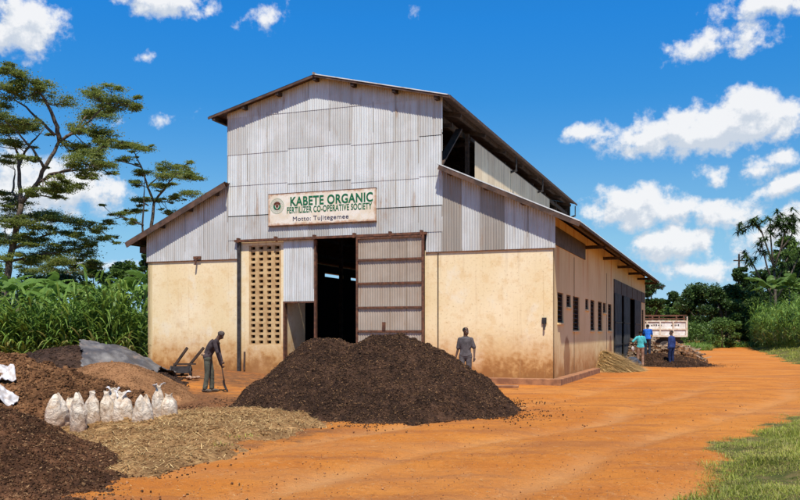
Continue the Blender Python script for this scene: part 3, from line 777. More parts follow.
# nave posts and side walls above the aisle roofs
cw = -3.80
mb = MB()
for y in (.1, 3.85, 9.5, 15.2, 18.3, 21.5, 24.8):
    for xp in (cw-.16, NV0+.05):
        mb = MB(); mb.box(xp, xp+.14, y-.08, y+.08, 0, 8.95); mb.build('nave_post', MAT['wood'], B)
mb = MB()
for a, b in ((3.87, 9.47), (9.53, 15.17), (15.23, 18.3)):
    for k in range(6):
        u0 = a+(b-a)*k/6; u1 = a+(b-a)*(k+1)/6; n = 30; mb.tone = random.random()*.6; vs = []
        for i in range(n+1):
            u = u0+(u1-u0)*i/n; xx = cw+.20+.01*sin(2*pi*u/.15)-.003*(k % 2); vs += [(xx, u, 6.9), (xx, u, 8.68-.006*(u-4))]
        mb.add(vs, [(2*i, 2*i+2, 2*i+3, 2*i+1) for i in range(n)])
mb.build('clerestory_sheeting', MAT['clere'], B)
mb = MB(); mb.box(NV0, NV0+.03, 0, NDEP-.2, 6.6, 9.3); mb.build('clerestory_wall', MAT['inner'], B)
mb = MB(); mb.beam((cw-.03, .3, 7.15), (cw-.03, 2.6, 8.85), .06, .24, up=(1, 0, 0)); mb.beam((cw, 3.87, 8.78), (cw, 24.8, 8.68), .08, .14); mb.beam((cw-.3, .2, 8.95), (cw-.3, 24.8, 8.95), .09, .2); mb.build('wind_brace', MAT['wood'], B)
mb = MB()
for y in (9.5, 15.2, 25.0): mb = MB(); mb.beam((cw, y, 8.45), (NR[0]-.02, y, 8.58), .07, .09); mb.beam((NR[0]-.05, y, 8.56), (NR[0]-.05, y, 9.15), .05, .05); mb.build('eave_bracket', MAT['steel_dark'], B)
mb = MB(); mb.beam((NR[0]+.02, -.3, NR[1]-.04), (NR[0]+.02, NDEP, NR[1]-.04), .05, .09); mb.build('eave_fascia', MAT['fascia'], B)
mb = MB(); mb.beam((AR[1][0]-.02, -.3, AR[1][1]-.06), (AR[1][0]-.02, DEP+.5, AR[1][1]-.06), .05, .09); mb.build('eave_fascia', MAT['wood'], B)
mb = MB(); mb.beam((AL[1][0]+.02, -.3, AL[1][1]-.06), (AL[1][0]+.02, DEP+.5, AL[1][1]-.06), .05, .09); mb.build('eave_fascia', MAT['wood'], B)
mb = MB(); mb.box(X0-.45, X0-.02, .1, .5, 4.62, 4.85); mb.build('eave_bracket', MAT['wood'], B)
for s_ in (6.5, 11.8, 17.2, 22.4, 27.5, 32.6):
    mb = MB(); mb.beam((-.1, s_, 4.88), (.78, s_, 4.88), .10, .13); mb.build('rafter_tail', MAT['wood'], B)
mb = MB(); mb.beam((.02, DEP+.3, 4.55), (1.3, DEP+.3, 4.72), .06, .06); mb.beam((.0, DEP+.3, 4.2), (.8, DEP+.3, 4.95), .05, .05); mb.build('eave_brackets', MAT['steel_dark'], B)
# upper infill at the nave's back and above aisle back wall
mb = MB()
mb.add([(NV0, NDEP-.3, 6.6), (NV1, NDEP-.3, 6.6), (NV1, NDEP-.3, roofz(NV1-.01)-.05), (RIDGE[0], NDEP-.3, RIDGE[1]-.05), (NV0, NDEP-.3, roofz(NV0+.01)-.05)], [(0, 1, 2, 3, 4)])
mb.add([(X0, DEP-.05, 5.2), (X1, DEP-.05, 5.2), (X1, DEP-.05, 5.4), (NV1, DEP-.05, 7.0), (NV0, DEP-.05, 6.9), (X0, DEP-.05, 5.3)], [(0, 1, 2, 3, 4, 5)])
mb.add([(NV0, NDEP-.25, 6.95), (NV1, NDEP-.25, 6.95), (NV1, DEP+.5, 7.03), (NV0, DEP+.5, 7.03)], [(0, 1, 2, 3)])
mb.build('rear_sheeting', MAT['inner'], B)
# side doorway: lintel panel, three leaves
mb = MB(); mb.box(-.12, .04, 15.6, 32.4, 3.55, 4.2)
mb.build('lintel_panel', MAT['lintel'], B)
for s_ in (18.6, 21.2, 24.0, 27.0, 30.0): mb = MB(); mb.box(.04, .055, s_-.04, s_+.04, 3.56, 4.19); mb.build('lintel_batten', MAT['wood'], B)
for a, b in ((15.66, 18.6), (19.66, 22.7), (25.5, 29.5)):
    mb = MB(); n = int((b-a)/.076)*4; vs = []
    for i in range(n+1):
        u = a+(b-a)*i/n; vs += [(.055+.01*sin(2*pi*u/.15), u, .06), (.055+.01*sin(2*pi*u/.15), u, 3.545)]
    mb.add(vs, [(2*i, 2*i+2, 2*i+3, 2*i+1) for i in range(n)]); mb.box(.02, .04, a, b, .06, 3.545)
    d_ = mb.build('side_door', MAT['door_grey'], B)
    mb = MB(); mb.box(.07, .09, a+.1, b-.1, 2.1, 2.16); mb.box(.07, .09, a+.1, b-.1, 1.0, 1.06); mb.build('door_batten', MAT['steel_dark'], d_)

# ------------------------------------------------------------------ sign
SG = empty('sign_board', (*to_world(-7.955, -.085), 5.925), BA, 'long cream board with green and navy lettering above the open doorway', 'sign')
mb = MB(); mb.box(-2.035, 2.035, -.03, .03, -.545, .545); mb.build('board', MAT['sign'], SG)
mb = MB(); mb.box(-2.05, 2.05, -.035, .035, -.575, -.547); mb.box(-2.05, 2.05, -.035, .035, .547, .565); mb.build('edge_trim', MAT['rust'], SG)
def text(body, x0, x1, zc, cap, mat, bold=.02):
    cu = bpy.data.curves.new('lettering', 'FONT'); cu.body = body; cu.size = 1; cu.extrude = .01; cu.offset = bold; cu.space_character = 1.08
    t = bpy.data.objects.new('tmp', cu); COL.objects.link(t)
    dg = bpy.context.evaluated_depsgraph_get(); me = bpy.data.meshes.new_from_object(t.evaluated_get(dg)); bpy.data.objects.remove(t)
    co = np.empty(len(me.vertices)*3, np.float32); me.vertices.foreach_get('co', co); co = co.reshape(-1, 3)
    a, b = co[:, 0].min(), co[:, 0].max(); s = (x1-x0)/(b-a); H = .72
    new = np.stack([x0+(co[:, 0]-a)*s, -.034-co[:, 2]*.3, zc+(co[:, 1]-H/2)*cap/H], 1)
    me.vertices.foreach_set('co', new.ravel()); me.materials.clear(); me.name = 'lettering'
    me.flip_normals() if hasattr(me, 'flip_normals') else None
    o = link_mesh('lettering', me, mat, SG); return o
text('KABETE ORGANIC', -1.17, 1.93, .265, .31, MAT['text_green'], .028)
text('FERTILIZER CO-OPERATIVE SOCIETY', -1.30, 1.90, -.035, .215, MAT['text_green'], .022)
text('Motto:', -1.07, -.378, -.345, .155, MAT['text_navy'], .0)
text('Tujitegemee', -.285, 1.04, -.345, .155, MAT['text_navy'], .004)
def ring(mb, c, r0, r1, y, a0=0, a1=360, n=40):
    vs = []; m = n
    for i in range(m+1):
        a = R(a0+(a1-a0)*i/m); vs += [(c[0]+r0*cos(a), y, c[1]+r0*sin(a)), (c[0]+r1*cos(a), y, c[1]+r1*sin(a))]
    mb.add(vs, [(2*i, 2*i+1, 2*i+3, 2*i+2) for i in range(m)])
ec = (-1.69, .13)
em = MB(); ring(em, ec, .245, .275, -.0335); ring(em, ec, .17, .185, -.0335)
for i in range(30):                    # lettering-like dashes of the ring
    a = 360*i/30; ring(em, ec, .198, .232, -.0335, a, a+6, 2)
emb = em.build('emblem', MAT['emblem_green'], SG)
e2 = MB(); ring(e2, ec, .07, .15, -.0342, 20, 160, 20); ring(e2, ec, .0, .06, -.0342)
for a in (-60, -90, -120, 60, 90, 120, 35, 145): ring(e2, (ec[0]+.12*cos(R(a)), ec[1]+.12*sin(R(a))), 0, .035, -.0345, n=10)
e2.build('emblem_centre', MAT['emblem_brown'], emb)
e3 = MB(); ring(e3, ec, .08, .15, -.0348, -70, 15, 14); ring(e3, ec, .08, .15, -.0348, 165, 250, 14)
e3.build('emblem_leaves', MAT['text_green'], emb)

# ------------------------------------------------------------------ heaps
def h_main(X, Y):
    a = cone(X, Y, -1.62, 19.5, 1.85, 2.9, 1.50, 1.15, .16); b = cone(X, Y, -.12, 19.3, 2.3, 3.25, 1.56, 1.2, .24)
    c = cone(X, Y, -2.5, 19.0, 1.05, 1.6, .40); d = cone(X, Y, 1.25, 18.7, 1.05, 1.7, .40); e = cone(X, Y, -.9, 17.6, 1.3, 1.5, .62)
    return smax(a, b, c, d, e, k=.14)+lumps(X, Y, 1.5, .34, 6, .13, 101)
heap('compost_heap', h_main, (-4.8, 3.6, 15.2, 23.5), .045, MAT['compost'], 1, 52000, (.005, .024), 12000, (.015, .08),
     'large dark brown heap of compost in front of the open doorway', 'compost heap')
def h_front(X, Y): return smax(cone(X, Y, -6.35, 9.9, 2.95, 2.9, 1.22, 1.1, .1), cone(X, Y, -4.6, 8.7, 1.3, 1.5, .22), k=.15)+lumps(X, Y, 1.5, .20, 7, .08, 201)
heap('compost_heap', h_front, (-9, -2.6, 6.4, 13.6), .035, MAT['compost_red'], 2, 36000, (.006, .024), 8000, (.015, .06),
     'reddish brown compost heap in the near left corner of the yard', 'compost heap')
def h_clod(X, Y): return smax(cone(X, Y, -8.6, 17.4, 3.3, 2.7, 1.18, 1.2, .25), cone(X, Y, -6.7, 16.6, 1.6, 1.6, .62, 1.2, .2), k=.15)+lumps(X, Y, 1.8, .26, 3.2, .34, 301)
heap('compost_heap', h_clod, (-12.5, -4.4, 14.2, 20.6), .045, MAT['clod'], 3, 22000, (.010, .055), 7000, (.03, .12),
     'cloddy rust brown compost heap behind the white plastic bags', 'compost heap')
def h_dark(X, Y): return cone(X, Y, -9.6, 25.2, 2.6, 2.4, 1.20, 1.3, .35)+lumps(X, Y, 1.2, .10, 7, .04, 401)
heap('compost_heap', h_dark, (-13, -5.6, 22.4, 28), .05, MAT['dark_mound'], 4, 3000, (.02, .06), 500, (.03, .08),
     'black compost heap half covered by a grey plastic sheet', 'compost heap')
def h_soilA(X, Y): return cone(X, Y, -7.0, 21.0, 1.65, 1.9, .92, 1.35, .3)+lumps(X, Y, 1.2, .08, 7, .03, 501)
heap('soil_mound', h_soilA, (-9.4, -4.2, 18.6, 23.4), .045, MAT['fine_soil'], 5, 6000, (.006, .024), 300, (.03, .06),
     'smooth mound of fine brown soil right behind the row of sacks', 'soil mound')
def h_soilB(X, Y): return smax(cone(X, Y, -7.7, 24.4, 1.35, 1.5, .50, 1.5, .35), cone(X, Y, -8.0, 25.6, 1.2, 1.2, .62), k=.2)+lumps(X, Y, 1.2, .08, 7, .03, 601)
heap('soil_mound', h_soilB, (-9.2, -3.2, 21.8, 27.2), .05, MAT['fine_soil'], 6, 4000, (.006, .024), 200, (.03, .06),
     'low brown soil mound between the plastic sheet and the handcart', 'soil mound')
def h_mulch(X, Y): return cone(X, Y, 13.2, 43.8, 2.1, 3.0, .58, 1.2)+lumps(X, Y, 1.5, .08, 6, .04, 701)
heap('compost_heap', h_mulch, (10.6, 17, 40, 47.5), .07, MAT['compost'], 7, 2500, (.03, .08), 500, (.05, .12),
     'low dark compost heap beside the man in the navy jacket', 'compost heap')
def h_debris(X, Y): return smax(cone(X, Y, 13.4, 48.2, 1.9, 1.6, 1.25, 1.1, .2), cone(X, Y, 15.2, 47.6, 1.4, 1.4, .95, 1.1, .2), k=.1)+lumps(X, Y, 1.5, .2, 5, .1, 801)
heap('husk_heap', h_debris, (10.8, 17, 46, 50.6), .08, MAT['clod'], 8, 900, (.05, .16), 0,
     label='jumbled heap of pale husks and stalks in front of the lorry', cat='husk heap')
rng = np.random.default_rng(81); n = 900
c = np.stack([rng.uniform(11.4, 16.4, n), rng.uniform(46.6, 49.8, n)], 1); hh = h_debris(c[:, 0], c[:, 1]); c = c[hh > .05]; hh = hh[hh > .05]
mb = MB()
for (x, y), h in zip(c, hh):
    a = rng.uniform(0, 2*pi); L_ = rng.uniform(.15, .6); e = rng.uniform(-.3, .6); z = float(gz(x, y))+h+.02
    mb.tone = rng.random()
    mb.beam((x, y, z), (x+cos(a)*L_, y+sin(a)*L_, z+e*L_*.5), rng.uniform(.03, .09), rng.uniform(.02, .07))
nm = NB('dry_husk'); MAT['husk'] = nm.fin(nm.mix(nm.attr('tone'), (.16, .08, .045), (.52, .40, .27)), .9, 0, .1)
hk = mb.build('husk_pieces', MAT['husk'], bpy.data.objects['husk_heap']); tag(hk, kind='stuff')

# plastic tarp lying on the black heap
def tarp():
    xs = np.arange(-10.6, -6.2, .04); ys = np.arange(22.9, 27.4, .04); X, Y = np.meshgrid(xs, ys)
    base = np.maximum(np.maximum(h_dark(X, Y), 0), np.maximum(h_soilB(X, Y), h_soilA(X, Y)))
    Z = gz(X, Y)+base+.08+.12*np.maximum(0, .35-np.abs(fbm(X*1.3+Y*.9, Y*.5-X*.5, o=2, seed=21))*5)+.34*np.maximum(fbm(X*1.1+Y*.8, Y*1.8-X*.4, o=4, seed=6), -.12)+.20*(.25-np.abs(fbm(X*1.5+Y*1.1, Y*2.1-X, o=2, seed=8)))+.06*fbm(X*5, Y*5, o=2, seed=14)+.13*np.exp(-((X+8.2)/.9)**2-((Y-25)/1.2)**2)
    d = fbm(X*1.1, Y*1.1, o=3, seed=12)*.5
    u = (X+9.4)+(Y-25.5)*.37+d*.5                   # left edge runs down to the right
    u = u+.35*fbm(X*2.2, Y*2.2, o=3, seed=18)
    keep = (u > 0) & (X < -6.95+d*.8) & (Y > 23.35+d*.8+.35*np.maximum(X+8, 0)) & (Y < 26.9+d)
    edge = np.minimum(np.minimum(u, -6.95+d*.8-X), Y-(23.35+d*.8+.35*np.maximum(X+8, 0)))
    Z = Z+.07*np.exp(-(np.clip(edge, 0, 9)/.12)**2)*.6
    I = np.arange(X.size).reshape(X.shape); q = np.stack([I[:-1, :-1], I[:-1, 1:], I[1:, 1:], I[1:, :-1]], -1).reshape(-1, 4)
    q = q[keep.ravel()[q].all(1)]; V = np.stack([X, Y, Z], -1).reshape(-1, 3); used, inv = np.unique(q, return_inverse=True)
    o = np_mesh('plastic_sheet', V[used], inv.reshape(-1, 4), MAT['tarp'], smooth=True)
    s = o.modifiers.new('thickness', 'SOLIDIFY'); s.thickness = .012
    tag(o, 'crumpled grey plastic sheet draped over the black compost heap by the tall grass', 'plastic sheet')
tarp()

# straw litter
def h_straw(X, Y):
    a = cone(X, Y, -3.6, 14.6, 1.9, 3.0, .20, 2, .1, rot=-.3); b = cone(X, Y, -3.0, 16.6, 1.5, 1.5, .17, 2); c = cone(X, Y, -3.5, 12.0, 1.1, 1.9, .14, 2)
    return smax(a, b, c, k=.05)+lumps(X, Y, 1.4, .20, 6, .08, 901)
hs = heap('straw_litter', h_straw, (-6.2, -.2, 9.6, 18.8), .05, MAT['straw_base'], 9, 5000, (.01, .035))
tag(hs, kind='stuff')
rng = np.random.default_rng(91); n = 60000
X = rng.uniform(-6.4, -.3, n); Y = rng.uniform(9.6, 18.9, n); H = h_straw(X, Y)
ok = rng.random(n) < np.clip((H+.07)/.20, 0, 1)**1.6*np.clip(.65+2.2*fbm(X*1.6, Y*1.6, o=3, seed=93), .12, 1); X, Y, H = X[ok], Y[ok], H[ok]; n = len(X)
a = rng.uniform(0, 2*pi, n); e = rng.uniform(-.12, .45, n)
S = np.stack([X, Y, gz(X, Y)+np.maximum(H, 0)+.006], 1); D = np.stack([np.cos(a)*np.cos(e), np.sin(a)*np.cos(e), np.sin(e)], 1)
v, f, t = arc_arrays(S, D, rng.uniform(.05, .2, n), rng.uniform(.008, .02, n), rng.uniform(0, .5, n), rng, 2)
o = np_mesh('loose_straw', v, f, MAT['straw'], tone=t); tag(o, kind='stuff')
# small bright weeds growing in the litter
S = []; 
for cx, cy, k in ((-3.3, 11.6, 60), (-2.6, 11.9, 40), (-2.4, 13.1, 30), (-3.5, 12.6, 30)):
    for _ in range(k): S.append((cx+rng.normal()*.12, cy+rng.normal()*.12, 0))
S = np.array(S); S[:, 2] = gz(S[:, 0], S[:, 1])+.06; n = len(S); a = rng.uniform(0, 2*pi, n); D = np.stack([np.cos(a)*.5, np.sin(a)*.5, np.full(n, .8)], 1)
v, f, t = arc_arrays(S, D, rng.uniform(.05, .16, n), .014, .5, rng, 3); o = np_mesh('yard_weeds', v, f, MAT['grass'], tone=t); tag(o, kind='stuff')

# straw heap leaning on the side wall
def h_sheaf(X, Y):
    lx, ly = to_local(X, Y); r = np.sqrt(((lx-.1)/1.5)**2+((ly-11.0)/2.0)**2); return .85*(1-r**1.1)+.06*fbm(X*3, Y*3, seed=4)
o = heap('straw_heap', h_sheaf, (6.5, 12.5, 33.5, 40.8), .06, MAT['straw_base'], 10, label='pile of long yellow straw leaning on the side wall under the last windows', cat='straw pile')
rng = np.random.default_rng(92); n = 9000
lx = rng.uniform(.02, 1.5, n); ly = rng.uniform(9.2, 12.6, n); wx, wy = to_world(lx, ly); H = h_sheaf(wx, wy); ok = H > .02; lx, ly, wx, wy, H = lx[ok], ly[ok], wx[ok], wy[ok], H[ok]; n = len(lx)
S = np.stack([wx, wy, gz(wx, wy)+H+.02], 1); dl = np.stack([rng.normal(.9, .35, n), rng.normal(-.15, .35, n)], 1)
dw = np.stack([dl[:, 0]*CB-dl[:, 1]*SB, dl[:, 0]*SB+dl[:, 1]*CB, rng.normal(-.25, .2, n)], 1); dw /= np.linalg.norm(dw, axis=1)[:, None]
v, f, t = arc_arrays(S, dw, rng.uniform(.3, 1.0, n), rng.uniform(.018, .04, n), rng.uniform(.1, .4, n), rng, 3)
l_ = np_mesh('straw_stalks', v, f, MAT['straw'], o, tone=t); tag(l_, kind='stuff')

# ------------------------------------------------------------------ sacks
def sack(x, y, w, h, neck, seed, label, lean=0, mat='sack', ears=False):
    w *= .92; h *= 1.16; rng = random.Random(seed); nu, nv = 36, 26; V = []; g = float(gz(x, y))-.03
    prof_r = [.84, 1.0, 1.05, 1.06, 1.06, 1.05, 1.03, .98, .84]
    for j in range(nv+1):
        t = j/nv
        if t < .78:
            q = t/.78*(len(prof_r)-1); i0 = min(int(q), len(prof_r)-2); r = prof_r[i0]+(prof_r[i0+1]-prof_r[i0])*(q-i0)
        else:
            q = (t-.78)/.22
            if neck: r = .84*(1-q)**1.5+.20*q+.20*max(0, q-.45)*2
            else: r = .84-.42*q*q
        z = h*t
        for i in range(nu):
            a = 2*pi*i/nu
            fold = .05*sin(3*a+seed)+.035*sin(5*a+seed*2+t*3)+(.10*sin(7*a+seed+t*2)*max(0, t-.5)*2 if t > .5 else .02*sin(9*a+8*t))
            crease = .055*(abs(sin(t*11+2.2*sin(a*2+seed)+a))-.5)+.03*(abs(sin(t*21-1.5*sin(a*3+seed)))-.5)
            lump = (float(vnoise(cos(a)*1.5+seed, sin(a)*1.5, t*3, seed=seed))-.5)*.34+(float(vnoise(cos(a)*4+seed, sin(a)*4, t*9, seed=seed+5))-.5)*.12
            rr = w/2*r*(1+fold+crease+lump*.8)
            V.append((rr*cos(a)+lean*t*t*h, rr*sin(a)*.86, z+(.05*sin(2*a+seed)*(t**3))*(.4 if neck else 1.4)))
    F = [(j*nu+i, j*nu+(i+1) % nu, (j+1)*nu+(i+1) % nu, (j+1)*nu+i) for j in range(nv) for i in range(nu)]
    F += [tuple(range(nu-1, -1, -1)), tuple(nv*nu+i for i in range(nu))]
    m_ = MB(); m_.add(V, F)
    o = m_.build('sack', MAT[mat], smooth=True); o.location = (x, y, g); o.rotation_euler = (rng.uniform(-.06, .06), rng.uniform(-.05, .05), rng.uniform(0, 6))
    tag(o, label, 'sack', 'filled sacks standing in a row by the straw')
    if neck:
        t_ = MB(); zt = h*.885; c = (lean*.885**2*h, 0)
        t_.tube([(c[0]+w*.13*cos(k/8*2*pi), c[1]+w*.12*sin(k/8*2*pi), zt) for k in range(9)], .009, 6); t_.build('tie_string', MAT['fascia'], o, True)
    if ears:
        for sgn in (-1, 1):
            e_ = MB(); vs = []; 
            for k in range(6):
                q = k/5; vs += [(sgn*(w*.12+q*w*.38), -.05+.06*sin(q*4+seed), h*(.90+.16*sin(q*2.6))), (sgn*(w*.10+q*w*.30), .07+.05*cos(q*5+seed), h*(.84+.30*q*(1-.4*q)))]
            e_.add(vs, [(2*k, 2*k+1, 2*k+3, 2*k+2) for k in range(5)])
            eo = e_.build('sack_flap', MAT['sack_white'], o, True); md = eo.modifiers.new('t', 'SOLIDIFY'); md.thickness = .02; md2 = eo.modifiers.new('s', 'SUBSURF'); md2.levels = 1; md2.render_levels = 1
    return o
def at(px, Y): return (px-400)/F_*Y
for args in [
    (at(56, 14.6), 14.6, .46, .50, False, 1, 'squat slumped sack half buried at the left end of the row'),
    (at(69, 14.9), 14.9, .24, .42, False, 2, 'narrow sack wedged behind the second and third in the row'),
    (at(79, 13.9), 13.9, .30, .56, False, 3, 'round shouldered sack standing nearest the reddish compost heap'),
    (at(93, 14.3), 14.3, .28, .60, True, 4, 'slim sack with a tall twisted neck left of the middle of the row'),
    (at(107.5, 14.35), 14.35, .26, .60, True, 5, 'narrow pale sack between the twisted neck sack and the widest sack'),
    (at(122.5, 14.3), 14.3, .36, .60, True, 6, 'widest tall sack with white flaps sticking out in the middle of the row'),
    (at(142, 14.2), 14.2, .34, .52, False, 7, 'low sack with a folded open top beside the gap in the row'),
    (at(157.5, 15.1), 15.1, .22, .66, True, 8, 'tallest slim sack with a pointed white top near the right end'),
    (at(169, 15.2), 15.2, .32, .52, True, 9, 'clean pale pink sack at the right end of the row'),
    (at(113, 15.1), 15.1, .28, .60, True, 10, 'sack standing behind the middle ones with only its white top showing')]:
    sack(*args, ears=args[5] in (6, 10, 8))
# crumpled white bags on the clods
def crumple(name, pts, seed, label):
    me = bmesh.new(); bmesh.ops.create_grid(me, x_segments=26, y_segments=26, size=.5)
    x0, y0, sx, sy, rot = pts
    for v in me.verts:
        u, w_ = v.co.x*sx, v.co.y*sy; c, s = cos(rot), sin(rot); X = x0+u*c-w_*s; Y = y0+u*s+w_*c
        wob = float(fbm(X*3, Y*3, o=2, seed=seed))*.3; X += wob*.4
        g = float(gz(X, Y))+max(0, float(h_clod(X, Y)), float(h_front(X, Y)))
        v.co = (X, Y, g+.06+.30*abs(float(fbm(X*4, Y*4, o=3, seed=seed)))+.05*float(fbm(X*14, Y*14, o=2, seed=seed+3)))
    m_ = bpy.data.meshes.new(name); me.to_mesh(m_); me.free(); o = link_mesh(name, m_, MAT['sack_white']); md = o.modifiers.new('t', 'SOLIDIFY'); md.thickness = .012
    tag(o, label, 'plastic bag')
crumple('plastic_bag', (at(1, 16.2), 16.2, .46, .55, .6), 5, 'upper crumpled white plastic bag lying on the rust brown clods')
crumple('plastic_bag', (at(2, 15.3), 15.3, .50, .34, .1), 9, 'lower crumpled white plastic bag lying on the rust brown clods')

# ------------------------------------------------------------------ handcart
def handcart():
    x, y = at(181, 27.4), 27.4; g = float(gz(x, y)); t = empty('handcart', (x, y, g), R(8), 'dark two wheeled handcart tipped up against the cream wall', 'handcart')
    for sx in (-.30, .30):
        w = MB(); n = 28; r = .19
        w.tube([(sx, r*cos(2*pi*k/n), r+r*sin(2*pi*k/n)) for k in range(n)]+[(sx, r, r), (sx, r*cos(2*pi/n), r+r*sin(2*pi/n))], .032, 8, False)
        wo = w.build('wheel', MAT['steel_dark'], t, True)
        sp = MB()
        for k in range(6): sp.beam((sx, 0, r), (sx, .17*cos(k*pi/3), r+.17*sin(k*pi/3)), .02, .02)
        sp.cyl((sx, 0, r), .045, .09, 'x', 12); sp.build('spokes', MAT['rust'], wo)
    b = MB(); b.cyl((0, 0, .19), .025, .66, 'x', 8); b.build('axle', MAT['steel_dark'], t)
    for sx in (-.22, .24):
        b = MB(); b.beam((sx*.9-.25, .25, .08), (sx*1.1+.45, -.1, .98), .055, .075); b.build('shaft', MAT['wood'], t)
    b = MB()
    b.beam((-.24, .02, .46), (.46, .02, .46), .05, .05); b.beam((-.34, .15, .27), (.34, .15, .27), .05, .05); b.beam((-.42, .22, .10), (.2, .22, .10), .05, .05)
    b.build('crossbar', MAT['wood'], t)
    b = MB(); b.box(-.24, .30, -.12, .16, .22, .26); b.box(-.26, .30, -.14, -.10, .18, .40); b.box(-.26, -.22, -.1, .16, .2, .38); b.box(.27, .31, -.1, .16, .2, .38); b.build('tray', MAT['steel_dark'], t)
handcart()
# pale rag and stones by the cart
o = MB(); rng = random.Random(3)
for k in range(7):
    o.sphere((rng.uniform(-.16, .16), rng.uniform(-.1, .1), .05+.05*rng.random()), (rng.uniform(.05, .1), .06, rng.uniform(.03, .06)), 8, 6)
o = o.build('rag_bundle', MAT['sack'], smooth=True); o.location = (at(193, 27.2), 27.2, float(gz(at(193, 27.2), 27.2))); tag(o, 'small pale rag bundle on the ground right of the handcart', 'rag bundle')
# plank and stone at the right of the heap
o = MB(); o.box(-.75, .75, -.1, .1, 0, .07); o = o.build('plank', MAT['plinth'], bevel=.01); o.location = (at(492, 24.6), 24.6, float(gz(2.6, 24.6))+.05); o.rotation_euler = (.05, .0, -.2); tag(o, 'short reddish plank on the ground near the man in grey overalls', 'plank')
def h_sm(X, Y): return cone(X, Y, at(477, 25.6), 25.6, .55, .5, .34, 1.6)
heap('sand_heap', h_sm, (1.4, 3.2, 24.9, 26.3), .04, MAT['fine_soil'], 33, label='small tan sand heap against the cream wall beside the man in overalls', cat='sand heap')

# ------------------------------------------------------------------ people
def remesh(mb, voxel, name, mat, parent, smooth_it=4):
    me = bpy.data.meshes.new('tmp'); me.from_pydata(mb.v, [], mb.f); me.update()
    t = bpy.data.objects.new('tmp', me); COL.objects.link(t)
    m_ = t.modifiers.new('r', 'REMESH'); m_.mode = 'VOXEL'; m_.voxel_size = voxel; m_.use_smooth_shade = True
    if smooth_it: s = t.modifiers.new('s', 'SMOOTH'); s.iterations = smooth_it; s.factor = .5
    dg = bpy.context.evaluated_depsgraph_get(); r = bpy.data.meshes.new_from_object(t.evaluated_get(dg)); bpy.data.objects.remove(t)
    r.name = name; r.materials.clear(); return link_mesh(name, r, mat, parent)
def caps(mb, pts, rad, n=12, flat=(1, 1)):
    """tapered limb with ball joints"""
    mb.tube(pts, rad, n)
    for p, r in zip(pts, rad): mb.sphere(p, r*.99, n, 8)
def hand(mb, w, d, side, palm_dir, curl=.5):
    """palm with four fingers and a thumb leaving its side; w wrist, d direction of the hand, side = axis across the knuckles"""
    w = Vector(w); d = Vector(d).normalized(); s = Vector(side); s = (s-d*s.dot(d)).normalized(); pn = Vector(palm_dir); pn = (pn-d*pn.dot(d)-s*pn.dot(s)).normalized()
    caps(mb, [w, w+d*.04+s*.015, w+d*.085+s*.026], [.024, .021, .014], 8); caps(mb, [w, w+d*.04-s*.015, w+d*.085-s*.026], [.024, .021, .013], 8); caps(mb, [w+d*.02, w+d*.088], [.02, .016], 8)
    for k, L_ in zip((-1.5, -.5, .5, 1.5), (.062, .076, .08, .07)):
        b = w+d*.085+s*k*.0205; d1 = (d*cos(curl)+pn*sin(curl)).normalized(); d2 = (d*cos(curl*2.1)+pn*sin(curl*2.1)).normalized()
        caps(mb, [b, b+d1*L_*.5, b+d1*L_*.5+d2*L_*.5], [.0105, .0098, .008], 7)
    b = w+d*.03+s*.028; td = (d*.6+s*.75+pn*.35).normalized(); caps(mb, [b, b+td*.035, b+td*.045+d*.03+pn*.012], [.0125, .011, .0085], 7)
